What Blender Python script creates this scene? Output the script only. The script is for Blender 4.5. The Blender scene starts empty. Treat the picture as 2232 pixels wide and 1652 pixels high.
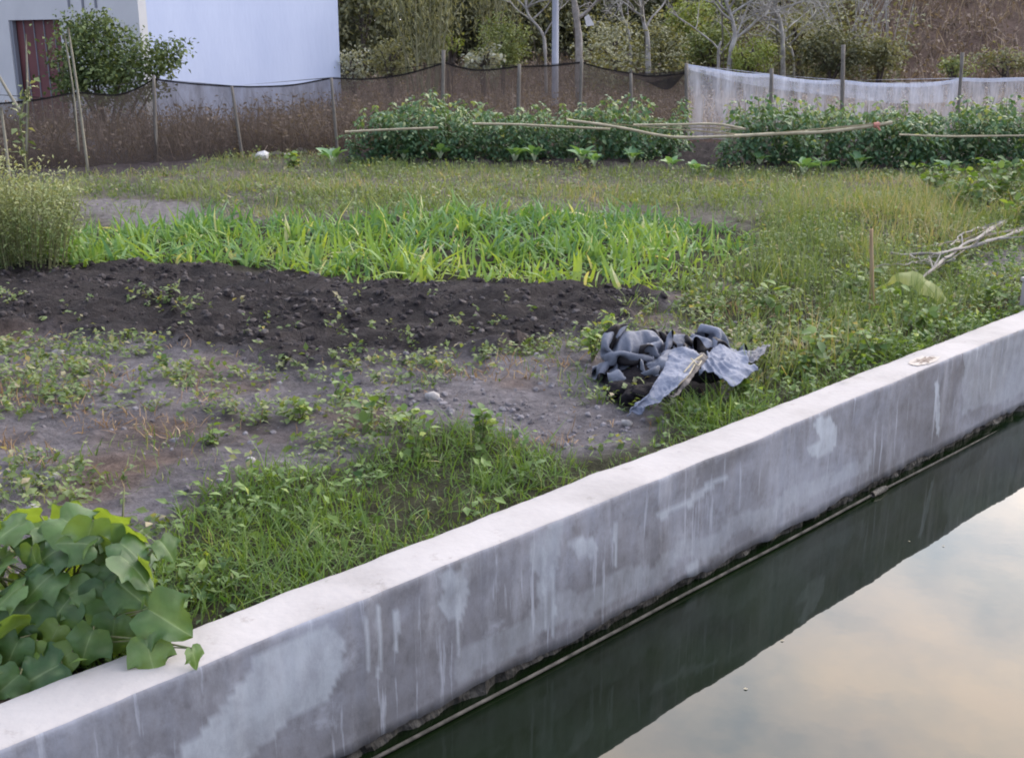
import bpy, math, numpy as np
from mathutils import Vector, Matrix
C = bpy.context.scene.collection
S = bpy.context.scene
R = math.radians
rng = np.random.default_rng(11)

# ------------------------------------------------------------------ camera
CAMZ, FPX, HOR = 1.68, 2500.0, 95.0
PITCH = math.atan((826 - HOR) / FPX)
cd = bpy.data.cameras.new('camera'); cam = bpy.data.objects.new('camera', cd); C.objects.link(cam)
cam.location = (0, 0, CAMZ); cam.rotation_euler = (math.pi / 2 - PITCH, 0, 0)
cd.sensor_width = 36; cd.lens = 36 * FPX / 2232; cd.clip_start = 0.05; cd.clip_end = 2000
S.camera = cam
SUN_AZ, SUN_EL = R(45), R(25)          # azimuth from +Y towards +X
sunv = Vector((math.sin(SUN_AZ) * math.cos(SUN_EL), math.cos(SUN_AZ) * math.cos(SUN_EL), math.sin(SUN_EL)))

# ------------------------------------------------------------------ world
W = bpy.data.worlds.new('World'); S.world = W; W.use_nodes = True
nt = W.node_tree; nt.nodes.clear()
def N(t, kind, **kw):
    n = t.nodes.new(kind)
    for k, v in kw.items():
        if k.startswith('i_'):
            key = k[2:]; key = int(key) if key.isdigit() else key.replace('_', ' ')
            n.inputs[key].default_value = v
        else: setattr(n, k, v)
    return n
def ramp(t, stops, interp='LINEAR'):
    r = t.nodes.new('ShaderNodeValToRGB'); e = r.color_ramp.elements; r.color_ramp.interpolation = interp
    while len(e) < len(stops): e.new(0.5)
    for k, (p, c) in enumerate(stops):
        e[k].position = p; e[k].color = (c[0], c[1], c[2], 1) if hasattr(c, '__len__') else (c, c, c, 1)
    return r
L = nt.links.new
tc = N(nt, 'ShaderNodeTexCoord')
sky = N(nt, 'ShaderNodeTexSky', sky_type='NISHITA', sun_disc=False, sun_elevation=SUN_EL, sun_rotation=SUN_AZ)
mp = N(nt, 'ShaderNodeMapping'); mp.inputs['Scale'].default_value = (1, 1, 1.9); L(tc.outputs['Generated'], mp.inputs[0])
n1 = N(nt, 'ShaderNodeTexNoise', i_Scale=3.6, i_Detail=6.0, i_Roughness=0.55); L(mp.outputs[0], n1.inputs['Vector'])
cl = ramp(nt, [(0.38, (0.62, 0.70, 0.82)), (0.50, (0.93, 0.91, 0.94)), (0.62, (1.20, 1.07, 0.99))]); L(n1.outputs['Fac'], cl.inputs[0])
dot = N(nt, 'ShaderNodeVectorMath', operation='DOT_PRODUCT'); L(tc.outputs['Generated'], dot.inputs[0]); dot.inputs[1].default_value = sunv
gl = N(nt, 'ShaderNodeMapRange', interpolation_type='SMOOTHSTEP'); L(dot.outputs['Value'], gl.inputs[0])
gl.inputs[1].default_value = 0.45; gl.inputs[2].default_value = 0.98; gl.inputs[3].default_value = 0.0; gl.inputs[4].default_value = 1.0
cool = N(nt, 'ShaderNodeMix', data_type='RGBA', blend_type='MULTIPLY'); cool.inputs[0].default_value = 1.0
L(cl.outputs[0], cool.inputs[6])
tint = ramp(nt, [(0.0, (16.0, 18.3, 23.2)), (0.25, (57, 57.5, 60.5)), (1.0, (106, 99, 92))]); L(gl.outputs[0], tint.inputs[0]); L(tint.outputs[0], cool.inputs[7])
mixs = N(nt, 'ShaderNodeMix', data_type='RGBA'); mixs.inputs[0].default_value = 0.86
L(sky.outputs[0], mixs.inputs[6]); L(cool.outputs[2], mixs.inputs[7])
bg = N(nt, 'ShaderNodeBackground'); bg.inputs[1].default_value = 0.1; L(mixs.outputs[2], bg.inputs[0])
L(bg.outputs[0], N(nt, 'ShaderNodeOutputWorld').inputs[0])

sd = bpy.data.lights.new('sun', 'SUN'); sd.energy = 0.5; sd.angle = R(10); sd.color = (1.0, 0.93, 0.85)
so = bpy.data.objects.new('sun', sd); C.objects.link(so); so.rotation_euler = (-sunv).to_track_quat('-Z', 'Y').to_euler(); so.location = (20, 20, 30)
S.view_settings.view_transform = 'Standard'; S.view_settings.look = 'None'; S.view_settings.gamma = 1
S.view_settings.exposure = -0.5
S.cycles.filter_width = 1.9
S.cycles.max_bounces = 8; S.cycles.transparent_max_bounces = 24
S.cycles.use_denoising = True

# ------------------------------------------------------------------ helpers
cp, sp = math.cos(PITCH), math.sin(PITCH)
def ray(px, py):
    dx = (px - 1116) / FPX; dz = -(py - 826) / FPX
    return np.array([dx, cp + dz * sp, -sp + dz * cp])
def G(px, py, z=0.0):                    # photo point lying on the level z
    d = ray(px, py); t = (z - CAMZ) / d[2]; return np.array([d[0] * t, d[1] * t, z])
def A(px, py, Y):                        # photo point standing at depth Y
    d = ray(px, py); t = Y / d[1]; return np.array([d[0] * t, Y, CAMZ + d[2] * t])
def G2(*pts): return np.array([G(*p)[:2] for p in pts])

def hsh(ix, iy, s):
    h = (ix.astype(np.int64) * 374761393 + iy.astype(np.int64) * 668265263 + s * 1442695041) & 0x7fffffff
    h = ((h ^ (h >> 13)) * 1274126177) & 0x7fffffff
    return ((h ^ (h >> 16)) & 0xffff) / 65535.0
def vn(x, y, s=0):
    x = np.asarray(x, float); y = np.asarray(y, float)
    ix = np.floor(x); iy = np.floor(y); fx = x - ix; fy = y - iy
    fx = fx * fx * (3 - 2 * fx); fy = fy * fy * (3 - 2 * fy)
    a = hsh(ix, iy, s); b = hsh(ix + 1, iy, s); c = hsh(ix, iy + 1, s); d = hsh(ix + 1, iy + 1, s)
    return (a * (1 - fx) + b * fx) * (1 - fy) + (c * (1 - fx) + d * fx) * fy
def fbm(x, y, s=0, o=4):
    t = 0; a = 0.5
    for k in range(o):
        t = t + a * vn(x * 2 ** k, y * 2 ** k, s + k * 17); a *= 0.5
    return t / (1 - 0.5 ** o)
def inpoly(P, poly):
    x, y = P[:, 0], P[:, 1]; r = np.zeros(len(P), bool); j = len(poly) - 1
    for i in range(len(poly)):
        xi, yi = poly[i]; xj, yj = poly[j]
        r ^= ((yi > y) != (yj > y)) & (x < (xj - xi) * (y - yi) / (yj - yi + 1e-12) + xi); j = i
    return r
def ss(a, b, x):
    t = np.clip((x - a) / (b - a), 0, 1); return t * t * (3 - 2 * t)

WL = {}
def newmesh(name, V, Fs, mats, rnd=None, smooth=False, mi=None, col=None):
    """V (n,3); Fs list of (m,k) index arrays"""
    V = np.asarray(V, np.float32)
    if not isinstance(Fs, list): Fs = [Fs]
    Fs = [np.asarray(f, np.int32) for f in Fs if len(f)]
    me = bpy.data.meshes.new(name)
    me.vertices.add(len(V)); me.vertices.foreach_set('co', V.ravel())
    tot = np.concatenate([np.full(len(f), f.shape[1], np.int32) for f in Fs])
    li = np.concatenate([f.ravel() for f in Fs])
    st = np.concatenate([[0], np.cumsum(tot)[:-1]]).astype(np.int32)
    me.loops.add(len(li)); me.loops.foreach_set('vertex_index', li)
    me.polygons.add(len(tot)); me.polygons.foreach_set('loop_start', st); me.polygons.foreach_set('loop_total', tot)
    if mi is not None: me.polygons.foreach_set('material_index', np.asarray(mi, np.int32))
    me.polygons.foreach_set('use_smooth', np.full(len(tot), bool(smooth)))
    me.update(calc_edges=True)
    if rnd is not None:
        a = me.attributes.new('rnd', 'FLOAT', 'FACE'); a.data.foreach_set('value', np.asarray(rnd, np.float32))
    if col is not None:
        a = me.attributes.new('col', 'FLOAT_COLOR', 'POINT'); cc = np.ones((len(V), 4), np.float32); cc[:, :3] = col; a.data.foreach_set('color', cc.ravel())
    for m in (mats if isinstance(mats, (list, tuple)) else [mats]): me.materials.append(m)
    return me
def tag(o, label=None, cat=None, group=None, kind=None):
    if label: o['label'] = label
    if cat: o['category'] = cat
    if group: o['group'] = group
    if kind: o['kind'] = kind
    return o
def link(name, me, parent=None, loc=(0, 0, 0)):
    o = bpy.data.objects.new(name, me); C.objects.link(o); o.location = loc
    if parent is not None: o.parent = parent
    return o
def thing(name, label, cat, loc=(0, 0, 0), group=None):
    o = link(name, None, None, tuple(float(v) for v in loc)); o.empty_display_size = 0.1
    WL[o.name] = np.array(loc, float)
    return tag(o, label, cat, group)
def obj(name, V, F, mat, parent=None, rnd=None, smooth=False, mi=None, col=None, keep=False):
    """world-space vertices -> mesh object; parts are stored relative to their parent"""
    V = np.asarray(V, float)
    base = WL.get(parent.name, np.zeros(3)) if parent is not None else np.zeros(3)
    if parent is None and not keep: base = np.array([V[:, 0].mean(), V[:, 1].mean(), V[:, 2].min()])
    o = link(name, newmesh(name, V - base, F, mat, rnd, smooth, mi, col), parent, tuple(base) if parent is None else (0, 0, 0))
    WL[o.name] = base
    return o
def struct(name, V, F, mat, **kw):
    o = obj(name, V, F, mat, keep=True, **kw); o['kind'] = 'structure'; return o
def dup(root, loc, rotz=0, sc=1.0, label=None, group=None):
    def cpy(o, par):
        c = o.copy(); C.objects.link(c); c.parent = par
        for ch in o.children: cpy(ch, c)
        return c
    r = cpy(root, None); r.location = loc; r.rotation_euler = (0, 0, rotz); r.scale = (sc, sc, sc)
    if label: r['label'] = label
    if group: r['group'] = group
    return r

class MB:                                # collects geometry of ONE object
    def __init__(s): s.V = []; s.T = []; s.Q = []; s.n = 0; s.rt = []; s.rq = []
    def add(s, V, F, r=0.5):
        V = np.asarray(V, float); F = np.asarray(F, int)
        s.V.append(V); (s.T if F.shape[1] == 3 else s.Q).append(F + s.n); s.n += len(V)
        rr = np.broadcast_to(np.asarray(r, float), (len(F),)); (s.rt if F.shape[1] == 3 else s.rq).append(rr)
    def tube(s, P, rad, n=6, r=0.5, cap=True):
        P = np.asarray(P, float); rad = np.broadcast_to(np.asarray(rad, float), (len(P),)); k = len(P)
        T = np.gradient(P, axis=0); T /= np.linalg.norm(T, axis=1)[:, None] + 1e-9
        up = np.array([0, 0, 1.0]) if abs(T[0, 2]) < 0.9 else np.array([1.0, 0, 0])
        U = np.cross(T, up); U /= np.linalg.norm(U, axis=1)[:, None] + 1e-9; Wv = np.cross(T, U)
        a = np.arange(n) * 2 * math.pi / n
        V = P[:, None, :] + rad[:, None, None] * (np.cos(a)[None, :, None] * U[:, None, :] + np.sin(a)[None, :, None] * Wv[:, None, :])
        V = V.reshape(-1, 3); i = np.arange(k - 1)[:, None] * n; j = np.arange(n)[None, :]; j2 = (j + 1) % n
        F = np.stack([i + j, i + j2, i + n + j2, i + n + j], -1).reshape(-1, 4)
        s.add(V, F, r)
        if cap:
            for e, ring in ((0, 0), (k - 1, (k - 1) * n)):
                b = s.n - k * n + ring
                s.V.append(P[e][None]); c = s.n; s.n += 1
                f = np.stack([np.full(n, c), b + np.arange(n), b + (np.arange(n) + 1) % n], -1); s.T.append(f); s.rt.append(np.full(n, r))
    def box(s, c, sz, rz=0, r=0.5):
        c = np.asarray(c, float); h = np.asarray(sz, float) / 2
        V = np.array([[x, y, z] for x in (-1, 1) for y in (-1, 1) for z in (-1, 1)]) * h
        ca, sa = math.cos(rz), math.sin(rz); V = V @ np.array([[ca, sa, 0], [-sa, ca, 0], [0, 0, 1]]) + c
        s.add(V, [[0, 1, 3, 2], [4, 6, 7, 5], [0, 4, 5, 1], [2, 3, 7, 6], [0, 2, 6, 4], [1, 5, 7, 3]], r)
    def build(s, name, mat, parent=None, smooth=False, keep=False):
        V = np.concatenate(s.V); Fs = []; rr = []
        if s.T: Fs.append(np.concatenate(s.T)); rr.append(np.concatenate(s.rt))
        if s.Q: Fs.append(np.concatenate(s.Q)); rr.append(np.concatenate(s.rq))
        return obj(name, V, Fs, mat, parent, rnd=np.concatenate(rr), smooth=smooth, keep=keep)

def rotm(yaw, pitch, roll):              # arrays -> (n,3,3): roll about X... local +Y leaf axis, +Z normal
    yaw, pitch, roll = np.broadcast_arrays(np.asarray(yaw, float), np.asarray(pitch, float), np.asarray(roll, float))
    cy, sy = np.cos(yaw), np.sin(yaw); cx, sx = np.cos(pitch), np.sin(pitch); cr, sr = np.cos(roll), np.sin(roll)
    Z = np.zeros_like(cy); O = np.ones_like(cy)
    Rz = np.stack([np.stack([cy, -sy, Z], -1), np.stack([sy, cy, Z], -1), np.stack([Z, Z, O], -1)], -2)
    Rx = np.stack([np.stack([O, Z, Z], -1), np.stack([Z, cx, -sx], -1), np.stack([Z, sx, cx], -1)], -2)
    Ry = np.stack([np.stack([cr, Z, sr], -1), np.stack([Z, O, Z], -1), np.stack([-sr, Z, cr], -1)], -2)
    return Rz @ Rx @ Ry
def inst(mb, tv, tf, M, T, r):
    tv = np.asarray(tv, float); tf = np.asarray(tf, int); n = len(T)
    V = (np.einsum('nij,vj->nvi', M, tv) + np.asarray(T)[:, None, :]).reshape(-1, 3)
    F = (tf[None] + (np.arange(n) * len(tv))[:, None, None]).reshape(-1, tf.shape[1])
    mb.add(V, F, np.repeat(np.broadcast_to(r, (n,)), len(tf)))
def blade(L_, w, bend, k=3, kink=0.0):    # a tapered arching blade growing along +Z, leaning to +Y
    t = np.linspace(0, 1, k + 1); y = bend * L_ * t ** 2; z = L_ * (t - abs(bend) * 0.45 * t ** 2.2)
    ww = w * np.array([0.7, 1.0, 0.75, 0.4, 0.25])[:k + 1]; ww[-1] = 0.04 * w
    V = []
    for i in range(k + 1): V += [[-ww[i] / 2, y[i] + abs(kink) * 0, z[i]], [ww[i] / 2, y[i], z[i]]]
    F = [[2 * i, 2 * i + 1, 2 * i + 3, 2 * i + 2] for i in range(k)]
    return np.array(V), np.array(F)
def oval(L_=1.0, w=0.5, fold=0.12, droop=0.15, tipp=0.0):     # leaf along +Y, 3 x 4 grid of quads
    ys = np.array([0, 0.22, 0.52, 0.82, 1.0]); ww = np.array([0.08, 0.78, 1.0, 0.6, 0.06]) * w / 2
    V = []
    for y, h in zip(ys, ww):
        for sx in (-1, 0, 1): V.append([sx * h * L_, y * L_, (abs(sx) * fold * h * 2 - droop * y * y) * L_])
    F = []
    for i in range(4):
        for j in range(2): a = i * 3 + j; F.append([a, a + 1, a + 4, a + 3])
    return np.array(V), np.array(F)
def oval2(L_=1.0, w=0.5, droop=0.15):     # cheap leaf: 4 triangles round a fold
    V = np.array([[0, 0, 0], [-w / 2, 0.45, 0.06], [0, 0.5, 0], [w / 2, 0.45, 0.06], [0, 1, -droop]]) * L_
    return V, np.array([[0, 2, 1], [0, 3, 2], [1, 2, 4], [2, 3, 4]])

# ------------------------------------------------------------------ materials
def mat(name):
    m = bpy.data.materials.new(name); m.use_nodes = True; t = m.node_tree; t.nodes.clear(); return m, t
def out(t, sh): t.links.new(sh, N(t, 'ShaderNodeOutputMaterial').inputs[0])
def plain(name, colA, colB=None, scale=8, rough=0.7, bump=0.0, bscale=40, spec=0.3, stretch=(1, 1, 1), lo=0.35, hi=0.65):
    m, t = mat(name); b = N(t, 'ShaderNodeBsdfPrincipled', i_Roughness=rough); b.inputs['Specular IOR Level'].default_value = spec
    tcn = N(t, 'ShaderNodeTexCoord'); mpn = N(t, 'ShaderNodeMapping'); mpn.inputs['Scale'].default_value = stretch; t.links.new(tcn.outputs['Object'], mpn.inputs[0])
    if colB is not None:
        nz = N(t, 'ShaderNodeTexNoise', i_Scale=scale, i_Detail=5.0, i_Roughness=0.6); t.links.new(mpn.outputs[0], nz.inputs['Vector'])
        r = ramp(t, [(lo, colA), (hi, colB)]); t.links.new(nz.outputs['Fac'], r.inputs[0]); t.links.new(r.outputs[0], b.inputs['Base Color'])
    else: b.inputs['Base Color'].default_value = (*colA, 1)
    if bump:
        nb = N(t, 'ShaderNodeTexNoise', i_Scale=bscale, i_Detail=6.0); t.links.new(mpn.outputs[0], nb.inputs['Vector'])
        bp = N(t, 'ShaderNodeBump', i_Strength=bump, i_Distance=0.02); t.links.new(nb.outputs['Fac'], bp.inputs['Height']); t.links.new(bp.outputs[0], b.inputs['Normal'])
    out(t, b.outputs[0]); return m
def leafm(name, stops, trans=0.35, rough=0.5, spec=0.35):
    m, t = mat(name); at = N(t, 'ShaderNodeAttribute', attribute_name='rnd')
    kf = 1.4 if trans else 1.0; stops = [(p, tuple(min(.6, v * kf) for v in c)) for p, c in stops]
    r = ramp(t, stops); t.links.new(at.outputs['Fac'], r.inputs[0])
    b = N(t, 'ShaderNodeBsdfPrincipled', i_Roughness=rough); b.inputs['Specular IOR Level'].default_value = spec; t.links.new(r.outputs[0], b.inputs['Base Color'])
    tr = N(t, 'ShaderNodeBsdfTranslucent')
    mx = N(t, 'ShaderNodeMix', data_type='RGBA', blend_type='MULTIPLY'); mx.inputs[0].default_value = 1; t.links.new(r.outputs[0], mx.inputs[6]); mx.inputs[7].default_value = (1.5, 1.35, 0.5, 1)
    t.links.new(mx.outputs[2], tr.inputs[0])
    ms = N(t, 'ShaderNodeMixShader'); ms.inputs[0].default_value = trans
    t.links.new(b.outputs[0], ms.inputs[1]); t.links.new(tr.outputs[0], ms.inputs[2]); out(t, ms.outputs[0]); return m

M = {}
M['grass'] = leafm('grass', [(0, (0.045, 0.085, 0.022)), (0.5, (0.085, 0.15, 0.035)), (0.85, (0.14, 0.20, 0.06)), (1, (0.26, 0.25, 0.11))])
M['strip'] = leafm('strip_leaf', [(0, (0.07, 0.155, 0.06)), (0.5, (0.145, 0.235, 0.062)), (0.9, (0.24, 0.31, 0.075)), (1, (0.40, 0.40, 0.22))], 0.35, 0.5, 0.3)
M['olive'] = leafm('weed_leaf', [(0, (0.05, 0.085, 0.03)), (0.45, (0.10, 0.145, 0.05)), (0.75, (0.16, 0.195, 0.085)), (0.9, (0.22, 0.20, 0.12)), (1, (0.27, 0.23, 0.15))])
M['weed'] = leafm('broad_weed_leaf', [(0, (0.03, 0.07, 0.022)), (0.5, (0.075, 0.13, 0.035)), (0.85, (0.14, 0.21, 0.06)), (1, (0.24, 0.29, 0.07))])
M['dry'] = leafm('dry_grass', [(0, (0.13, 0.085, 0.055)), (0.6, (0.25, 0.17, 0.115)), (1, (0.38, 0.30, 0.20))], 0.2, 0.8, 0.1)
M['dryred'] = leafm('dry_red_grass', [(0, (0.072, 0.060, 0.052)), (0.6, (0.178, 0.140, 0.116)), (1, (0.31, 0.255, 0.205))], 0.15, 0.9, 0.1)
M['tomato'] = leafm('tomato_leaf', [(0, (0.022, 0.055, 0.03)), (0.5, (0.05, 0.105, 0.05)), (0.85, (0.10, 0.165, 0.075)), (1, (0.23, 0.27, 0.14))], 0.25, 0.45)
M['cabbage'] = leafm('crop_leaf', [(0, (0.06, 0.14, 0.07)), (0.6, (0.11, 0.21, 0.09)), (0.9, (0.14, 0.25, 0.10)), (1, (0.24, 0.32, 0.06))], 0.3, 0.35, 0.5)
M['rib'] = plain('pale_rib', (0.42, 0.48, 0.30), rough=0.5)
M['stem'] = plain('green_stem', (0.12, 0.15, 0.06), (0.2, 0.19, 0.1), 20)
M['bamboo'] = plain('dry_bamboo', (0.30, 0.26, 0.17), (0.42, 0.37, 0.26), 9, 0.6, 0.2)
M['post'] = plain('weathered_post', (0.14, 0.125, 0.11), (0.24, 0.22, 0.19), 12, 0.9, 0.4, 30, 0.2, (6, 6, 1))
M['stakew'] = plain('weathered_cane', (0.20, 0.19, 0.15), (0.30, 0.28, 0.22), 9, .8)
M['bark'] = plain('grey_bark', (0.20, 0.18, 0.16), (0.38, 0.36, 0.33), 5, 0.9, 0.4, 20)
M['pale'] = plain('pale_bark', (0.20, 0.19, 0.175), (0.44, 0.425, 0.40), 5, 0.9, 0.4, 14)
M['darkbark'] = plain('dark_bark', (0.06, 0.05, 0.045), (0.12, 0.10, 0.09), 6, 0.95, 0.3)
def tl(n, a, b, c, tr=0.22): M[n] = leafm(n, [(0, a), (0.5, b), (1, c)], tr, 0.6, 0.25)
tl('tree_dark', (0.03, 0.036, 0.022), (0.068, 0.075, 0.042), (0.14, 0.145, 0.085))
tl('tree_olive', (0.06, 0.066, 0.038), (0.13, 0.137, 0.075), (0.23, 0.23, 0.14))  # background leaves brightened in colour to stand in for haze
tl('tree_green', (0.045, 0.066, 0.025), (0.11, 0.14, 0.05), (0.22, 0.25, 0.11))
tl('tree_lime', (0.07, 0.10, 0.025), (0.15, 0.19, 0.05), (0.27, 0.30, 0.10))
tl('tree_grey', (0.10, 0.11, 0.085), (0.19, 0.20, 0.155), (0.32, 0.33, 0.27))
tl('bush_house', (0.022, 0.038, 0.018), (0.065, 0.095, 0.035), (0.17, 0.21, 0.09))
tl('feather', (0.055, 0.085, 0.035), (0.14, 0.175, 0.075), (0.28, 0.29, 0.15))

# ground: soil colours come from the vertex attribute, grain and relief from noise
m, t = mat('soil'); b = N(t, 'ShaderNodeBsdfPrincipled', i_Roughness=0.95); b.inputs['Specular IOR Level'].default_value = 0.15
at = N(t, 'ShaderNodeAttribute', attribute_name='col'); tcn = N(t, 'ShaderNodeTexCoord')
nz = N(t, 'ShaderNodeTexNoise', i_Scale=14.0, i_Detail=8.0, i_Roughness=0.7); t.links.new(tcn.outputs['Object'], nz.inputs['Vector'])
r = ramp(t, [(0.25, 0.45), (0.5, 0.95), (0.78, 1.6)]); t.links.new(nz.outputs['Fac'], r.inputs[0])
mx = N(t, 'ShaderNodeMix', data_type='RGBA', blend_type='MULTIPLY'); mx.inputs[0].default_value = 1; t.links.new(at.outputs['Color'], mx.inputs[6]); t.links.new(r.outputs[0], mx.inputs[7])
t.links.new(mx.outputs[2], b.inputs['Base Color'])
nb = N(t, 'ShaderNodeTexNoise', i_Scale=22.0, i_Detail=8.0, i_Roughness=0.7); t.links.new(tcn.outputs['Object'], nb.inputs['Vector'])
bp = N(t, 'ShaderNodeBump', i_Strength=1.0, i_Distance=0.08); t.links.new(nb.outputs['Fac'], bp.inputs['Height']); t.links.new(bp.outputs[0], b.inputs['Normal'])
out(t, b.outputs[0]); M['soil'] = m
M['clod'] = leafm('clod', [(0, (0.026, 0.022, 0.023)), (0.7, (0.055, 0.048, 0.048)), (1, (0.12, 0.108, 0.105))], 0.0, 0.95, 0.15)
M['gravel'] = leafm('gravel', [(0, (0.11, 0.10, 0.105)), (0.6, (0.19, 0.178, 0.19)), (0.97, (0.24, 0.228, 0.24)), (1, (0.30, 0.288, 0.295))], 0.0, 0.9, 0.2)
M['stone'] = plain('stone', (0.26, 0.245, 0.24), (0.40, 0.385, 0.375), 20, 0.85, 0.4)
# canal wall plaster
m, t = mat('wall_top'); b = N(t, 'ShaderNodeBsdfPrincipled', i_Roughness=0.8); tcn = N(t, 'ShaderNodeTexCoord')
nz = N(t, 'ShaderNodeTexNoise', i_Scale=2.2, i_Detail=7.0, i_Roughness=0.6); t.links.new(tcn.outputs['Object'], nz.inputs['Vector'])
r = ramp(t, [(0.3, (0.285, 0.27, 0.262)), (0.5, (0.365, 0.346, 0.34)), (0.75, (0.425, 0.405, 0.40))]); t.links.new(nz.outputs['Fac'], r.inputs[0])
n2 = N(t, 'ShaderNodeTexNoise', i_Scale=7.0, i_Detail=9.0, i_Roughness=0.75); t.links.new(tcn.outputs['Object'], n2.inputs['Vector'])
r2 = ramp(t, [(0.26, (0.55, 0.52, 0.48)), (0.42, (1, 1, 1))]); t.links.new(n2.outputs['Fac'], r2.inputs[0])
mx = N(t, 'ShaderNodeMix', data_type='RGBA', blend_type='MULTIPLY'); mx.inputs[0].default_value = 1; t.links.new(r.outputs[0], mx.inputs[6]); t.links.new(r2.outputs[0], mx.inputs[7])
t.links.new(mx.outputs[2], b.inputs['Base Color'])
nb = N(t, 'ShaderNodeTexNoise', i_Scale=30.0, i_Detail=6.0); t.links.new(tcn.outputs['Object'], nb.inputs['Vector'])
bp = N(t, 'ShaderNodeBump', i_Strength=0.25, i_Distance=0.01); t.links.new(nb.outputs['Fac'], bp.inputs['Height']); t.links.new(bp.outputs[0], b.inputs['Normal'])
out(t, b.outputs[0]); M['wall_top'] = m
m, t = mat('wall_face'); b = N(t, 'ShaderNodeBsdfPrincipled', i_Roughness=0.75); tcn = N(t, 'ShaderNodeTexCoord')
def tnoise(t, tcn, scale, stretch, det=6, rough=0.6, loc=(0, 0, 0)):
    mpn = N(t, 'ShaderNodeMapping'); mpn.inputs['Scale'].default_value = stretch; mpn.inputs['Location'].default_value = loc; t.links.new(tcn.outputs['Object'], mpn.inputs[0])
    n = N(t, 'ShaderNodeTexNoise', i_Scale=scale, i_Detail=det, i_Roughness=rough); t.links.new(mpn.outputs[0], n.inputs['Vector']); return n.outputs['Fac']
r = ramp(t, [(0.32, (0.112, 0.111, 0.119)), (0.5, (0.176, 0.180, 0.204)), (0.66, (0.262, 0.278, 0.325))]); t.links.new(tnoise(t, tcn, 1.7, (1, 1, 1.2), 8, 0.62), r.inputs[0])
r2 = ramp(t, [(0.52, 0.0), (0.80, 0.8)]); t.links.new(tnoise(t, tcn, 3.0, (3.0, 1, 0.7), 8, 0.66, (3, 0, 0)), r2.inputs[0])
mx = N(t, 'ShaderNodeMix', data_type='RGBA'); t.links.new(r2.outputs[0], mx.inputs[0]); t.links.new(r.outputs[0], mx.inputs[6]); mx.inputs[7].default_value = (0.33, 0.345, 0.385, 1)
r3 = ramp(t, [(0.60, 0.0), (0.66, 0.85)]); t.links.new(tnoise(t, tcn, 1.25, (1.0, 1, 1.3), 9, 0.6, (7.3, 0, 1.7)), r3.inputs[0])
mx2 = N(t, 'ShaderNodeMix', data_type='RGBA'); t.links.new(r3.outputs[0], mx2.inputs[0]); t.links.new(mx.outputs[2], mx2.inputs[6]); mx2.inputs[7].default_value = (0.34, 0.36, 0.41, 1)
r4 = ramp(t, [(0.3, (0.72, 0.62, 0.52)), (0.42, (1, 1, 1))]); t.links.new(tnoise(t, tcn, 1.1, (1, 1, 0.7), 6, 0.55, (1.1, 0, 4)), r4.inputs[0])
mx3 = N(t, 'ShaderNodeMix', data_type='RGBA', blend_type='MULTIPLY'); mx3.inputs[0].default_value = 0.5; t.links.new(mx2.outputs[2], mx3.inputs[6]); t.links.new(r4.outputs[0], mx3.inputs[7])
r6 = ramp(t, [(0.30, (0.72, 0.70, 0.69)), (0.48, (1.0, 1.0, 1.0)), (0.75, (1.16, 1.17, 1.2))]); t.links.new(tnoise(t, tcn, 16, (1.3, 1, 0.75), 9, 0.75, (2, 0, 5)), r6.inputs[0])
mx5 = N(t, 'ShaderNodeMix', data_type='RGBA', blend_type='MULTIPLY'); mx5.inputs[0].default_value = 1.0; t.links.new(mx3.outputs[2], mx5.inputs[6]); t.links.new(r6.outputs[0], mx5.inputs[7])
r7 = ramp(t, [(0.60, 0.0), (0.68, 0.75)]); t.links.new(tnoise(t, tcn, 4.0, (7.0, 1, 0.55), 5, 0.6, (9, 0, 2)), r7.inputs[0])
mx6 = N(t, 'ShaderNodeMix', data_type='RGBA'); t.links.new(r7.outputs[0], mx6.inputs[0]); t.links.new(mx5.outputs[2], mx6.inputs[6]); mx6.inputs[7].default_value = (0.36, 0.385, 0.44, 1); mx3 = mx6
la = N(t, 'ShaderNodeAttribute', attribute_name='lime'); r5 = ramp(t, [(0.35, 0.45), (0.6, 1.0)]); t.links.new(tnoise(t, tcn, 9.0, (1.6, 1, 0.8), 6, 0.65), r5.inputs[0])
lm = N(t, 'ShaderNodeMath', operation='MULTIPLY'); t.links.new(la.outputs['Fac'], lm.inputs[0]); t.links.new(r5.outputs[0], lm.inputs[1])
mx4 = N(t, 'ShaderNodeMix', data_type='RGBA'); t.links.new(lm.outputs[0], mx4.inputs[0]); t.links.new(mx3.outputs[2], mx4.inputs[6]); mx4.inputs[7].default_value = (0.40, 0.44, 0.49, 1)
t.links.new(mx4.outputs[2], b.inputs['Base Color'])
bp = N(t, 'ShaderNodeBump', i_Strength=0.2, i_Distance=0.01); t.links.new(tnoise(t, tcn, 18, (1, 1, 1), 6), bp.inputs['Height']); t.links.new(bp.outputs[0], b.inputs['Normal'])
out(t, b.outputs[0]); M['wall_face'] = m
M['footing'] = plain('wet_stone', (0.02, 0.019, 0.017), (0.10, 0.095, 0.085), 16, 0.6, 0.8, 30)
M['pipe'] = plain('pipe', (0.05, 0.048, 0.042), (0.14, 0.13, 0.115), 18, 0.9, spec=.1)
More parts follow.
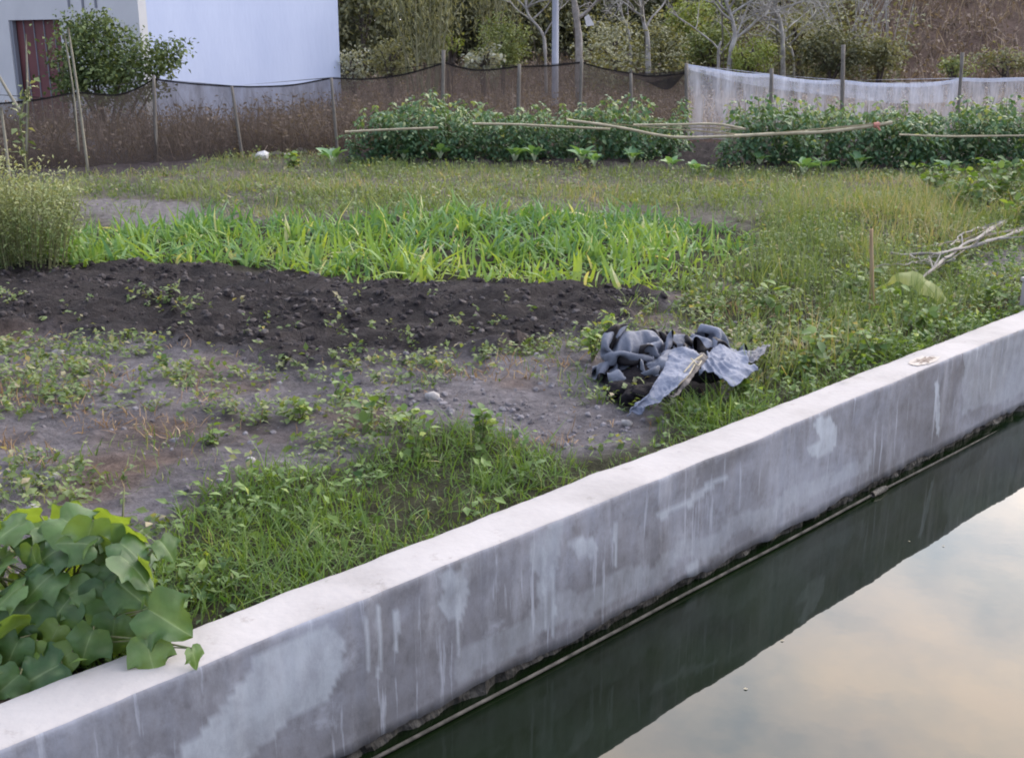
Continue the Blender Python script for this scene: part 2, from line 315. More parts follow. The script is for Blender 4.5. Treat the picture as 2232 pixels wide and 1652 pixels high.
# water
m, t = mat('water'); b = N(t, 'ShaderNodeBsdfPrincipled', i_Roughness=0.012); b.inputs['IOR'].default_value = 1.44; tcn = N(t, 'ShaderNodeTexCoord')
r = ramp(t, [(0.3, (0.004, 0.007, 0.003)), (0.7, (0.006, 0.014, 0.004))]); t.links.new(tnoise(t, tcn, 1.2, (1, 1, 1)), r.inputs[0]); t.links.new(r.outputs[0], b.inputs['Base Color'])
bp = N(t, 'ShaderNodeBump', i_Strength=0.02, i_Distance=0.02); t.links.new(tnoise(t, tcn, 3.5, (1, 1, 1), 3), bp.inputs['Height']); t.links.new(bp.outputs[0], b.inputs['Normal'])
out(t, b.outputs[0]); M['water'] = m
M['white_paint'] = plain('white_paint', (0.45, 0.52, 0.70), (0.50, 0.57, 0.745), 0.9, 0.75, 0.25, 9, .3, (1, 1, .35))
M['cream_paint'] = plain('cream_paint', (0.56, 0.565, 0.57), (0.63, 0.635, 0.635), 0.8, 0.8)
M['door'] = plain('maroon_door', (0.115, 0.040, 0.042), (0.16, 0.058, 0.058), 2, 0.6)
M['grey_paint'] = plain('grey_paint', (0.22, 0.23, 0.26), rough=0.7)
M['roof'] = plain('roof_sheet', (0.25, 0.10, 0.08), (0.33, 0.15, 0.12), 3, 0.6)
M['concrete'] = plain('pole_concrete', (0.27, 0.29, 0.335), (0.35, 0.37, 0.42), 2, 0.8)
def net(name, col, dens, var=0.16, sc=2.6, st=(1.6, 1, 0.5)):
    m, t = mat(name); d = N(t, 'ShaderNodeBsdfDiffuse'); d.inputs[0].default_value = (*col, 1); tr = N(t, 'ShaderNodeBsdfTransparent')
    tl_ = N(t, 'ShaderNodeBsdfTranslucent'); tl_.inputs[0].default_value = (*col, 1); a = N(t, 'ShaderNodeMixShader'); a.inputs[0].default_value = 0.4
    t.links.new(d.outputs[0], a.inputs[1]); t.links.new(tl_.outputs[0], a.inputs[2])
    tcn = N(t, 'ShaderNodeTexCoord'); rr = ramp(t, [(0.3, dens - var), (0.7, dens + var)]); t.links.new(tnoise(t, tcn, sc, st, 7, .7), rr.inputs[0])
    mxs = N(t, 'ShaderNodeMixShader'); t.links.new(rr.outputs[0], mxs.inputs[0]); t.links.new(tr.outputs[0], mxs.inputs[1]); t.links.new(a.outputs[0], mxs.inputs[2])
    out(t, mxs.outputs[0]); return m
M['net_black'] = net('black_net', (0.10, 0.082, 0.073), 0.66)
M['net_hem'] = net('black_net_hem', (0.03, 0.028, 0.029), 0.8)
M['net_white'] = net('white_net', (0.70, 0.73, 0.82), 0.34, 0.26, 3.0, (2.4, 1, 0.35))
M['net_whitehem'] = net('white_net_hem', (0.64, 0.70, 0.84), 0.55)
def plastic(name, a, b_, rough):
    m = plain(name, a, b_, 6, rough, 0.6, 22, 0.05 if 'black' in name else .2); return m
M['pgrey'] = plastic('grey_plastic', (0.115, 0.122, 0.148), (0.20, 0.205, 0.235), 0.55)
M['pblue'] = plastic('pale_plastic', (0.125, 0.145, 0.20), (0.195, 0.217, 0.28), 0.6)
M['pblack'] = plastic('black_plastic', (0.008, 0.007, 0.009), (0.018, 0.016, 0.019), 0.7)
M['pbrown'] = plastic('dirty_plastic', (0.09, 0.083, 0.082), (0.16, 0.148, 0.145), 0.7)
M['fabricwhite'] = plain('white_scrap', (0.55, 0.54, 0.53), (0.7, 0.69, 0.68), 9, 0.7)

# ------------------------------------------------------------------ canal frame of reference
WT = 0.08                                                   # top of the canal wall
O2 = G(0, 1525, WT)[:2]; E2 = G(2232, 675, WT)[:2]
DW = (E2 - O2) / np.linalg.norm(E2 - O2); NW = np.array([-DW[1], DW[0]]); THK = 0.205
def wn(P): return (np.asarray(P)[..., :2] - O2) @ NW         # signed distance behind the wall's back edge
def ws(P): return (np.asarray(P)[..., :2] - O2) @ DW
WATER = WT - 0.54

# soil zones, metres on the ground, read off the photograph
Zd = G2((-500, 572), (0, 574), (200, 576), (500, 592), (800, 614), (1100, 624), (1400, 632), (1440, 665), (1390, 708), (1300, 722), (1180, 745), (1080, 775), (900, 772), (760, 792), (640, 800), (500, 770), (300, 742), (0, 728), (-500, 715))
Zstrip = G2((-300, 520), (120, 500), (280, 510), (420, 492), (700, 486), (900, 480), (1200, 478), (1500, 486), (1620, 505), (1640, 560), (1560, 618), (1400, 640), (1100, 628), (900, 620), (600, 598), (300, 578), (0, 578), (-300, 575))
Ztom = G2((745, 352), (1000, 366), (1400, 372), (1900, 376), (2700, 378), (2700, 300), (700, 300))
Zbank = G2((150, 1500), (280, 1290), (350, 1180), (420, 1085), (560, 1030), (760, 1000), (850, 965), (900, 935), (1090, 930), (1130, 968), (1300, 985), (1420, 962), (1480, 900), (1560, 860), (1760, 800), (2300, 640), (2500, 640), (2500, 800), (300, 1700))
Zright = G2((1440, 690), (1500, 640), (1600, 610), (1640, 540), (1660, 480), (1800, 450), (2700, 400), (2700, 700), (2232, 800), (1700, 900), (1560, 880), (1620, 800), (1560, 735))
Zgravel = G2((860, 870), (1000, 850), (1200, 862), (1290, 880), (1330, 900), (1420, 920), (1390, 965), (1200, 968), (1050, 925), (900, 915))
Zgrey = G2((2080, 600), (2130, 560), (2240, 540), (2600, 520), (2600, 610), (2232, 615))
Zbare2 = G2((180, 435), (350, 425), (420, 450), (420, 500), (330, 512), (200, 470))
def zone(P, poly, amp=0.12, f=2.5, s=3):
    P = np.asarray(P)[:, :2]; k = amp * (0.5 + np.linalg.norm(P, axis=1) / 8)
    J = np.stack([fbm(P[:, 0] * f, P[:, 1] * f, s, 3) - 0.5, fbm(P[:, 0] * f, P[:, 1] * f, s + 50, 3) - 0.5], -1) * 4 * k[:, None]
    return inpoly(P + J, poly)
def fence_y(x): return np.interp(x, [-12, -7, -4, -2.8, 0, 3.2, 12], [13.5, 15.8, 17.8, 18.4, 19.4, 20.3, 20.3])
def hill(x, y):
    k = 1 / (1 + np.exp(-(x - 10.0) / 1.8)); d = np.clip(y - 26, 0, 60)
    return (d * (0.05 + 0.34 * k)) * ss(0, 6, d) + ss(26, 40, y) * 0.2
def gh(P):
    P = np.asarray(P); x, y = P[:, 0], P[:, 1]
    near = 1 - ss(22, 26, y)
    h = (fbm(x * 0.8, y * 0.8, 5, 3) - 0.5) * 0.10 * near * ss(0.0, 0.6, wn(P))
    return h + hill(x, y)

# ------------------------------------------------------------------ ground sheet
xs = np.concatenate([[-400, -200, -100, -60, -40, -30, -24, -20, -17, -15], np.arange(-13.5, 14.01, 0.055), [15, 17, 20, 24, 30, 40, 60, 100, 200, 400]])
ys = [-380, -150, -60, -25, -10, -4, -1, 0.6]; y = 1.2
while y < 24: ys.append(y); y += 0.014 + 0.0075 * y
ys = np.array(ys + [25, 26, 27, 28, 29, 30, 32, 34, 37, 40, 44, 50, 58, 70, 90, 130, 200, 400])
X, Y = np.meshgrid(xs, ys); P = np.stack([X.ravel(), Y.ravel()], -1)
n_ = wn(P); inside = n_ > -0.09
lim = -0.09
P = P + np.where(n_ < lim, lim - n_, 0)[:, None] * NW[None] * (n_ > -3)[:, None]
z = gh(P)
zd = zone(P, Zd, 0.05); zs = zone(P, Zstrip, 0.05); zt = zone(P, Ztom, 0.05); zg = zone(P, Zgravel, 0.06); zr = zone(P, Zright, 0.1); zb = zone(P, Zbank, 0.06)
zy = zone(P, Zgrey, 0.06); z2 = zone(P, Zbare2, 0.1)
f1 = fbm(P[:, 0] * 3, P[:, 1] * 3, 21, 4); f2 = fbm(P[:, 0] * 9, P[:, 1] * 9, 31, 4); f3 = fbm(P[:, 0] * 22, P[:, 1] * 22, 41, 3)
z = z + np.where(zd, 0.05 + (f2 - 0.5) * 0.12 + (f3 - 0.5) * 0.05 + (f1 - .5) * .10, 0) + np.where(~zd & (P[:, 1] < 24), (f2 - 0.5) * 0.06 + (f3 - .5) * 0.02 + ((1 - np.abs(2 * f1 - 1)) - .7) * .05 * (~zb), 0)
z = z + np.where(zt, 0.06 + (f2 - .5) * 0.08, 0)
col = np.tile([0.228, 0.213, 0.228], (len(P), 1))
def mixc(c, msk, a=1.0):
    global col
    w = (np.asarray(msk, float) * a)[:, None]; col = col * (1 - w) + np.array(c)[None] * w
mixc((0.17, 0.115, 0.085), ss(0.5, 0.68, f1), 0.8)
mixc((0.115, 0.108, 0.118), ss(.52, .62, fbm(P[:, 0] * 2.3, P[:, 1] * 3.1, 77, 4)), .6); mixc((0.13, 0.12, 0.09), (P[:, 1] > G(1000, 600)[1]), 0.75)
mixc((0.06, 0.06, 0.035), zb); mixc((0.06, 0.062, 0.035), zr); mixc((0.045, 0.042, 0.03), zs)
mixc((0.20, 0.185, 0.195), zg); mixc((0.22, 0.205, 0.21), zy); mixc((0.21, 0.195, 0.20), z2)
mixc((0.034, 0.030, 0.031), zd); mixc((0.058, 0.05, 0.05), zd & (fbm(P[:, 0] * 4, P[:, 1] * 7, 91, 4) > .56), .8); mixc((0.04, 0.033, 0.033), zt)
fy = fence_y(P[:, 0]); mixc((0.12, 0.08, 0.062), P[:, 1] > fy - 0.4)
mixc((0.075, 0.062, 0.065), (P[:, 1] > fy - 1.6) & (P[:, 0] < -4.5))
mixc((0.16, 0.115, 0.095), (P[:, 1] > 26) & (f1 > 0.40))
cg = col.reshape(X.shape + (3,))
for _ in range(3):
    cg[1:-1, 1:-1] = (cg[1:-1, 1:-1] * 2 + cg[:-2, 1:-1] + cg[2:, 1:-1] + cg[1:-1, :-2] + cg[1:-1, 2:]) / 6
col = cg.reshape(-1, 3)
idx = np.arange(len(P)).reshape(X.shape)
F = np.stack([idx[:-1, :-1], idx[:-1, 1:], idx[1:, 1:], idx[1:, :-1]], -1).reshape(-1, 4)
F = F[inside[F].any(1)]
used = np.unique(F); mapi = -np.ones(len(P), int); mapi[used] = np.arange(len(used))
ground_o = struct('ground', np.column_stack([P, z])[used], mapi[F], M['soil'], smooth=True, col=col[used])
def gz(Q):                                 # height of the ground sheet under points
    Q = np.asarray(Q, float)[:, :2]; ix = np.clip(np.searchsorted(xs, Q[:, 0]) - 1, 0, len(xs) - 2); iy = np.clip(np.searchsorted(ys, Q[:, 1]) - 1, 0, len(ys) - 2)
    zz = z.reshape(X.shape); fx = np.clip((Q[:, 0] - xs[ix]) / (xs[ix + 1] - xs[ix]), 0, 1); fy_ = np.clip((Q[:, 1] - ys[iy]) / (ys[iy + 1] - ys[iy]), 0, 1)
    return (zz[iy, ix] * (1 - fx) + zz[iy, ix + 1] * fx) * (1 - fy_) + (zz[iy + 1, ix] * (1 - fx) + zz[iy + 1, ix + 1] * fx) * fy_
def gzp(p): return float(gz(np.array([p[:2]]))[0])
def onG(px, py): p = G(px, py); return np.array([p[0], p[1], gzp(p)])

# water, canal bed and the camera-side bank
def strip2(n0, n1, s0, s1, zz):
    c = [O2 + DW * s + NW * n for s, n in ((s0, n0), (s1, n0), (s1, n1), (s0, n1))]
    return np.array([[a[0], a[1], zz] for a in c]), np.array([[0, 1, 2, 3]])
NC = float(wn(np.zeros(2)))                                  # the camera's distance from the wall
V, F = strip2(NC + 0.30, -0.15, -300, 300, WATER); struct('water', V, F, M['water'])
V, F = strip2(NC - 400, NC + 0.33, -400, 400, 0.05)
V2 = V.copy(); V2[2:, 2] = 0.05; Vb = np.vstack([V, V[[3, 2]] - [0, 0, 1.2]]); struct('bank', Vb, np.array([[0, 1, 2, 3], [3, 2, 5, 4]]), M['wall_face'])

# ------------------------------------------------------------------ canal wall (local x along the wall, y thickness, z up)
sv = np.concatenate([[-200, -60, -20, -8, -4], np.arange(-2.5, 13, 0.0125), [14, 18, 26, 50, 120, 250]])
def w1(s, f, k): return fbm(s * f, s * 0 + 3.3, k, 3) - 0.5
bk = w1(sv, 1.8, 61) * 0.034 + w1(sv, 7, 62) * 0.016 + w1(sv, 22, 69) * 0.008; fr = w1(sv, 1.3, 63) * 0.036 + w1(sv, 7, 64) * 0.012 + w1(sv, 24, 68) * 0.005; tp = w1(sv, 1.1, 65) * 0.018; bt = w1(sv, 5, 66) * 0.05 + w1(sv, 18, 67) * 0.025
prof = [('b', 0.004, -0.40), ('b', 0.002, -0.03), ('b', -0.002, -0.010), ('b', -0.012, -0.001), ('m', -0.045, 0.001), ('m', -0.10, 0.003), ('m', -0.155, 0.002), ('f', -THK + 0.014, 0.0), ('f', -THK + 0.004, -0.004), ('f', -THK, -0.014), *[('f', -THK - 0.004 * q, -0.03 - 0.43 * q) for q in np.linspace(0, 1, 22)], ('g', -THK - 0.006, -0.497), ('g', -THK + 0.03, -0.501)]
rows = []
for kd, yy, zz in prof:
    off = bk if kd == 'b' else fr if kd in 'fg' else (bk * (1 + yy / THK) - fr * yy / THK)
    if kd in 'fg' and zz < -0.1: off = fr * (1 - 0.6 * min(1, -zz / 0.45)) + (vn(sv * 3, sv * 0 + zz * 6, 70) - .5) * 0.012
    rows.append(np.stack([sv, yy + off, zz + tp * (1 if zz > -0.2 else 0.3) + (bt if kd == 'g' else 0)], -1))
Vw = np.stack(rows, 1); k = len(prof); i = np.arange(len(sv) - 1)[:, None] * k; j = np.arange(k - 1)[None]
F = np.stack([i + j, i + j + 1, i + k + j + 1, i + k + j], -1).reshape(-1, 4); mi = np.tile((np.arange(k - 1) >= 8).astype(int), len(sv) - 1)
wall = thing('canal_wall', 'long low grey plastered canal wall with pale flat top beside the water', 'wall', (O2[0], O2[1], WT))
wall.rotation_euler = (0, 0, math.atan2(DW[1], DW[0]))
def wpart(name, V, F, mt, mi=None, smooth=True, kind=None):
    o = link(name, newmesh(name, V, F, mt, mi=mi, smooth=smooth), wall)
    if kind: o['kind'] = kind
    return o
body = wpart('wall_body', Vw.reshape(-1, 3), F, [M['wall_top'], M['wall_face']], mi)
# rough dark footing under the plaster
sf = np.concatenate([[-100, -20, -4], np.arange(-2.5, 13, 0.018), [20, 100]]); zf = np.linspace(-0.45, -0.72, 9)
Sg, Zg = np.meshgrid(sf, zf, indexing='ij'); dn = (fbm(Sg.ravel() * 14, Zg.ravel() * 14, 81, 4) - 0.5) * 0.07
V = np.column_stack([Sg.ravel(), -THK + 0.018 + dn, Zg.ravel()]); k = 9; i = np.arange(len(sf) - 1)[:, None] * k; j = np.arange(k - 1)[None]
wpart('stone_footing', V, np.stack([i + j, i + j + 1, i + k + j + 1, i + k + j], -1).reshape(-1, 4), M['footing'], smooth=False)
def wloc(px, py):                          # photo point on the front face -> wall coordinates (s, z)
    d = ray(px, py); n0 = NC; dn_ = d[:2] @ NW; tt = (-THK - 0.004 - n0) / dn_; p = np.array([0, 0, CAMZ]) + d * tt
    return float(ws(p)), float(p[2] - WT)
def facey(s, zz): return float(np.interp(s, sv, fr)) * (1 - 0.6 * min(1, max(0, -zz) / 0.45)) - THK - 0.002 + float(vn(np.array([s * 3]), np.array([zz * 6]), 70)[0] - .5) * 0.012 * (zz < -0.1)
# pale lime blooms on the face: their outlines are stored on the wall's own vertices
lime = np.zeros(len(Vw.reshape(-1, 3))); Q = Vw.reshape(-1, 3)[:, [0, 2]]; onf = Vw.reshape(-1, 3)[:, 1] < -THK * 0.8
def bloom(poly, a_, amp=0.02, fq=16):
    q = np.array([wloc(*p) for p in poly]); J = np.stack([fbm(Q[:, 0] * fq, Q[:, 1] * fq, 5, 3) - .5, fbm(Q[:, 0] * fq, Q[:, 1] * fq, 9, 3) - .5], -1) * 2 * amp
    lime[inpoly(Q + J, q) & onf] = a_
bloom([(1772, 918), (1812, 905), (1828, 935), (1822, 975), (1795, 995), (1770, 998), (1758, 970), (1790, 958)], 1.0, 0.012)
bloom([(1372, 1150), (1420, 1130), (1480, 1095), (1560, 1045), (1590, 1035), (1510, 1100), (1440, 1130)], 0.75, 0.01)
bloom([(1235, 1190), (1270, 1172), (1290, 1168), (1300, 1190), (1290, 1222), (1275, 1210), (1250, 1218)], 0.8, 0.015)
bloom([(1490, 1230), (1515, 1222), (1522, 1250), (1500, 1265)], 0.6)
bloom([(380, 1640), (470, 1540), (560, 1450), (640, 1390), (720, 1362), (752, 1390), (745, 1450), (700, 1520), (620, 1580), (540, 1652), (400, 1700)], 0.75, 0.05, 7)
bloom([(1150, 1180), (1195, 1150), (1225, 1150), (1205, 1260), (1185, 1330), (1165, 1250)], 0.5, 0.03)
bloom([(960, 1260), (1010, 1235), (1020, 1330), (970, 1360)], 0.6, 0.03)
bloom([(1000, 1480), (1250, 1350), (1500, 1230), (1900, 1010), (1900, 980), (1500, 1180), (1200, 1310), (1000, 1420)], 0.35, 0.06, 5)
bloom([(2100, 760), (2240, 720), (2240, 860), (2100, 900)], 0.4, 0.05, 5)
for px, y0, y1 in ((1188, 1195, 1370), (1205, 1230, 1390), (1000, 1290, 1430), (826, 1320, 1480), (797, 1340, 1460), (864, 1330, 1425), (1340, 1135, 1235), (2045, 835, 950)): bloom([(px - 5, y0), (px + 5, y0), (px + 4, y1), (px - 3, y1)], .8, .004, 9)
al = body.data.attributes.new('lime', 'FLOAT', 'POINT'); al.data.foreach_set('value', lime.astype(np.float32))
# ring-shaped bird dropping stain on the top
c = G(2015, 787, WT); cs, cn = float(ws(c)), float(wn(c)); a = np.linspace(0, 2 * math.pi, 48, endpoint=False)
zt_ = float(np.interp(cs, sv, tp)) + 0.0034
def disc(name, rx, ry, mt, dz, jag):
    rr = 1 + jag * (rng.random(48) - .5); Vv = np.column_stack([cs + rx * np.cos(a) * rr, cn + ry * np.sin(a) * rr, np.full(48, zt_ + dz)]); Vv = np.vstack([[[cs, cn, zt_ + dz + 0.001]], Vv])
    wpart(name, Vv, np.array([[0, 1 + k, 1 + (k + 1) % 48] for k in range(48)]), mt)
disc('pale_stain', 0.135, 0.052, plain('pale_stain', (0.40, 0.355, 0.31), (0.48, 0.44, 0.40), 20), 0, 0.2)
disc('brown_stain', 0.085, 0.032, plain('brown_stain', (0.07, 0.045, 0.035), (0.30, 0.25, 0.21), 40), 0.0012, 0.9)
# pipe at the water line
pp = thing('water_pipe', 'thin pale pipe lying along the foot of the canal wall at the waterline', 'pipe', (0, 0, WATER))
def wpt(s, n, zz): q = O2 + DW * s + NW * n; return np.array([q[0], q[1], zz])
scp = wloc(1900, 1052)[0]; ssp = np.arange(-2.5, scp, 0.08); mb = MB(); mb.tube([wpt(s, -THK - 0.04 + w1(np.array([s]), 0.9, 90)[0] * 0.02, WATER + 0.010 + w1(np.array([s]), 1.5, 91)[0] * 0.006) for s in ssp], 0.0065, 8); mb.build('pipe', M['pipe'], pp, smooth=True)
ssp = np.arange(scp - 0.02, scp + 1.5, 0.06); mb = MB(); mb.tube([wpt(s, -THK - 0.045, WATER + 0.011 - 0.012 * (s - scp)) for s in ssp], 0.006, 8); mb.build('pipe', M['pipe'], pp, smooth=True)
mb = MB(); mb.tube([wpt(scp - 0.06, -THK - 0.045, WATER + 0.012), wpt(scp, -THK - 0.047, WATER + 0.016), wpt(scp + 0.07, -THK - 0.045, WATER + 0.012)], [0.014, 0.018, 0.014], 8); mb.build('coupling', M['footing'], pp, smooth=True)
# small concrete post at the far end of the wall
e = G(2254, 660, WT); mb = MB(); mb.box((e[0], e[1], WT + 0.065), (0.13, 0.13, 0.16), math.atan2(DW[1], DW[0])); mb.box((e[0], e[1], WT + 0.155), (0.15, 0.15, 0.02), math.atan2(DW[1], DW[0]))
tag(mb.build('concrete_post', M['wall_top']), 'short white concrete post standing on the canal wall at the right edge', 'post')
# scraps floating on the water
mb = MB()
for px, py in ((1620, 1500), (2060, 1190), (1985, 1180), (1700, 1395)):
    p = G(px, py, WATER + 0.003); r_ = rng.random() * 6; V, F = oval2(0.008 + 0.010 * rng.random(), 0.6, 0.05); inst(mb, V, F, rotm([r_], [0], [0]), p[None], 0.9)
tag(mb.build('floating_scraps', M['bamboo']), 'tiny pale scraps floating on the dark water', 'debris', kind='stuff')
#@@PART2
# ------------------------------------------------------------------ vegetation as ground cover
def sample(bx, n):
    return np.column_stack([rng.uniform(bx[0], bx[1], n), rng.uniform(bx[2], bx[3], n)])
def place(P2): return np.column_stack([P2, gz(P2)])
def blades(mb, P2, Lr, wr, bends=(0.15, 0.45, 0.8, 1.1), lean=0.35, k=3, rfun=None):
    n = len(P2); T = place(P2); T[:, 2] -= 0.008; v = rng.integers(0, len(bends), n); sc = rng.uniform(Lr[0], Lr[1], n); w = rng.uniform(wr[0], wr[1], n)
    rr = rng.random(n) if rfun is None else rfun(P2)
    for b_ in range(len(bends)):
        q = np.where(v == b_)[0]
        if not len(q): continue
        tv, tf = blade(1.0, 1.0, bends[b_], k)
        Mx = rotm(rng.uniform(0, 6.28, len(q)), rng.normal(0, lean, len(q)), rng.normal(0, lean * .6, len(q))) * np.stack([w[q], sc[q], sc[q]], -1)[:, None, :]
        inst(mb, tv, tf, Mx, T[q], rr[q])
def leaves(mb, P3, sz, tmpl, pit=(0.2, 0.5), r=None, rollv=0.4):
    n = len(P3); tv, tf = tmpl; s_ = rng.uniform(sz[0], sz[1], n)
    Mx = rotm(rng.uniform(0, 6.28, n), rng.normal(pit[0], pit[1], n), rng.normal(0, rollv, n)) * s_[:, None, None]
    inst(mb, tv, tf, Mx, P3, rng.random(n) if r is None else r)
def weedlets(mb, P2, hr, nl, sz, tmpl, spread=0.6, rbase=None):
    n = len(P2); T = place(P2); h = rng.uniform(hr[0], hr[1], n); rb = rng.random(n) if rbase is None else rbase
    Q = np.repeat(T, nl, 0); a = rng.uniform(0, 6.28, n * nl); f = rng.random(n * nl); H = np.repeat(h, nl)
    Q[:, 2] += 0.01 + H * f; rad = H * spread * rng.random(n * nl) * (0.4 + f); Q[:, 0] += np.cos(a) * rad; Q[:, 1] += np.sin(a) * rad
    leaves(mb, Q, sz, tmpl, (0.1, 0.5), np.clip(np.repeat(rb, nl) * 0.6 + f * 0.3 + rng.normal(0, 0.12, n * nl), 0, 1))
def stuff(mb, name, m, label, cat): return tag(mb.build(name, m), label, cat, kind='stuff')
behind = lambda P2, d=0.02: wn(P2) > d
OV = oval(1, 0.42, 0.15, 0.15); OW = oval(1, 0.75, 0.12, 0.2); OC = oval2(1, 0.6, 0.15)

# grass along the canal wall
P2 = sample((-3, 6, 1.5, 8), 200000); P2 = P2[behind(P2) & zone(P2, Zbank, 0.05)]
cl_ = fbm(P2[:, 0] * 2.2, P2[:, 1] * 2.2, 101, 3); pr = ss(0.30, 0.56, cl_) * (1 - 0.6 * ss(1.6, 3.0, P2[:, 0])) * (1 - .35 * ss(0.35, 0.9, wn(P2)))
P2 = P2[rng.random(len(P2)) < pr * 0.9 + 0.28]
def rg(Q): return np.clip(0.2 + 0.5 * fbm(Q[:, 0] * 3, Q[:, 1] * 3, 110, 2) + rng.normal(0, 0.18, len(Q)), 0, 1)
mb = MB(); hs_ = fbm(P2[:, 0] * 1.9, P2[:, 1] * 1.9, 105, 3); tall = rng.random(len(P2)) < ss(.40, .62, hs_); blades(mb, P2[tall], (0.05, 0.155), (0.003, 0.007), bends=(.4, .8, 1.2, 1.5), rfun=rg, lean=0.7); blades(mb, P2[~tall], (0.03, 0.08), (0.003, 0.006), bends=(.3, .8, 1.3), rfun=rg, lean=0.8, k=2)
stuff(mb, 'grass', M['grass'], 'long green grass growing along the back of the canal wall', 'grass')
# low broad leaved cover in the same band and on the right-hand slope
mb = MB()
P2 = sample((-3, 14, 1.5, 13), 60000); P2 = P2[behind(P2)]; inb = zone(P2, Zbank, 0.06); inr = zone(P2, Zright, 0.15)
near = 1 - ss(0.5, 1.6, wn(P2))
keep = (inr & (rng.random(len(P2)) < 0.20 + 0.6 * near * ss(1.2, 2.4, P2[:, 0]))) | (inb & (rng.random(len(P2)) < 0.10 + 0.4 * ss(.5, .62, fbm(P2[:, 0] * 1.7, P2[:, 1] * 1.7, 133, 3)) + 0.75 * ss(1.5, 2.5, P2[:, 0])))
keep &= fbm(P2[:, 0] * 2.5, P2[:, 1] * 2.5, 131, 3) > 0.38
weedlets(mb, P2[keep], (0.04, 0.16), 5, (0.022, 0.055), OC)
stuff(mb, 'weed_cover', M['weed'], 'low dark green broad leaved weeds between grass and canal wall', 'weeds')
# thin olive weeds over the right-hand slope and the middle of the plot
mb = MB()
P2 = sample((-10, 14, 4.5, 20), 190000); inr = zone(P2, Zright, 0.25); mid = (P2[:, 1] > G(1100, 480)[1]) & (P2[:, 1] < fence_y(P2[:, 0]) - 0.3) & ~zone(P2, Ztom, 0.05) & ~zone(P2, Zstrip, 0.02)
mid &= ~zone(P2, Zbare2, 0.3); mid &= ~((P2[:, 0] < -4.4) & (P2[:, 1] > fence_y(P2[:, 0]) - 1.7))
d = fbm(P2[:, 0] * 1.3, P2[:, 1] * 1.3, 141, 3)
keep = behind(P2, 0.3) & ~zone(P2, Zgrey, 0.1) & ((inr & (rng.random(len(P2)) < 0.75)) | (mid & (rng.random(len(P2)) < 0.25 + 0.75 * ss(0.35, 0.6, d))))
P2 = P2[keep]
def ro(Q): return np.clip(-0.25 + 1.5 * fbm(Q[:, 0] * 1.1, Q[:, 1] * 1.6, 150, 4) + rng.normal(0, 0.17, len(Q)), 0, 1)
blades(mb, P2, (0.05, 0.20), (0.004, 0.010), bends=(0.1, 0.5, 0.9), lean=0.45, k=2, rfun=ro)
Pw = sample((1, 9, 4.5, 12), 30000); Pw = Pw[zone(Pw, Zright, 0.35) & behind(Pw, .25) & ~zone(Pw, Zgrey, .1) & (fbm(Pw[:, 0] * 1.2, Pw[:, 1] * 1.2, 157, 3) > .47)]
blades(mb, Pw, (0.16, 0.42), (0.003, 0.006), bends=(.1, .3, .7), lean=.3, k=2, rfun=ro)
P3_ = sample((-4, 11, 11.5, 16), 26000); dt = np.interp(P3_[:, 0], [-3, 0, 4, 10], [13.2, 13.0, 12.9, 12.8]); P3_ = P3_[(np.abs(P3_[:, 1] - dt) < .9 * rng.random(len(P3_))) & (fbm(P3_[:, 0] * 1.5, P3_[:, 1] * 1.5, 155, 3) > .45)]
blades(mb, P3_, (0.08, 0.24), (0.008, 0.018), bends=(.2, .6, 1.0), lean=.5, k=2, rfun=lambda Q: np.clip(.45 + .35 * rng.random(len(Q)), 0, 1))
stuff(mb, 'thin_weeds', M['olive'], 'thin olive and brownish weeds spread over the middle of the plot', 'weeds')
mb = MB()
P2 = sample((-10, 14, 4.5, 20), 42000); inr = zone(P2, Zright, 0.25); mid = (P2[:, 1] > G(1100, 480)[1]) & (P2[:, 1] < fence_y(P2[:, 0]) - 0.3) & ~zone(P2, Ztom, 0.05) & ~zone(P2, Zstrip, 0.02) & ~zone(P2, Zbare2, 0.3)
mid &= ~((P2[:, 0] < -4.4) & (P2[:, 1] > fence_y(P2[:, 0]) - 1.7))
keep = behind(P2, 0.3) & ~zone(P2, Zgrey, 0.1) & (inr | (mid & (rng.random(len(P2)) < 0.5))) & (fbm(P2[:, 0] * 2, P2[:, 1] * 2, 161, 3) > 0.42)
weedlets(mb, P2[keep], (0.05, 0.18), 4, (0.025, 0.06), OC)
stuff(mb, 'leafy_weeds', M['olive'], 'small leafed olive green weeds scattered over the plot', 'weeds')
# the bright green leafy strip
mb = MB(); P2 = sample((-7, 4.5, 6.8, 12.5), 32000); P2 = P2[zone(P2, Zstrip, 0.13, 2.6)]
P2 = P2[rng.random(len(P2)) < (0.25 + 0.75 * ss(0.32, 0.55, fbm(P2[:, 0] * 2.4, P2[:, 1] * 2.4, 171, 3))) * (1 - .85 * ss(1.3, 2.6, P2[:, 0]))]
yb = np.interp(P2[:, 0], [-5, 0, 3], [8.6, 7.9, 7.7])
def rs(Q): return np.where(rng.random(len(Q)) < .03, 1.0, np.clip(0.52 - 0.16 * (Q[:, 1] - 8.2) + 0.9 * (fbm(Q[:, 0] * 1.6, Q[:, 1] * 1.6, 181, 3) - .5) + rng.normal(0, 0.2, len(Q)), 0, .88))
hq = fbm(P2[:, 0] * 1.8, P2[:, 1] * 1.8, 183, 3); big = hq > .5; blades(mb, P2[big], (0.12, 0.31), (0.014, 0.036), bends=(0.3, 0.7, 1.05, 1.4), lean=0.6, rfun=rs); blades(mb, P2[~big], (0.06, 0.22), (0.010, 0.028), bends=(0.3, 0.7, 1.05, 1.4), lean=0.75, rfun=rs)
stuff(mb, 'leafy_crop', M['strip'], 'strip of bright yellow green long leaved crop behind the dark soil', 'crop')
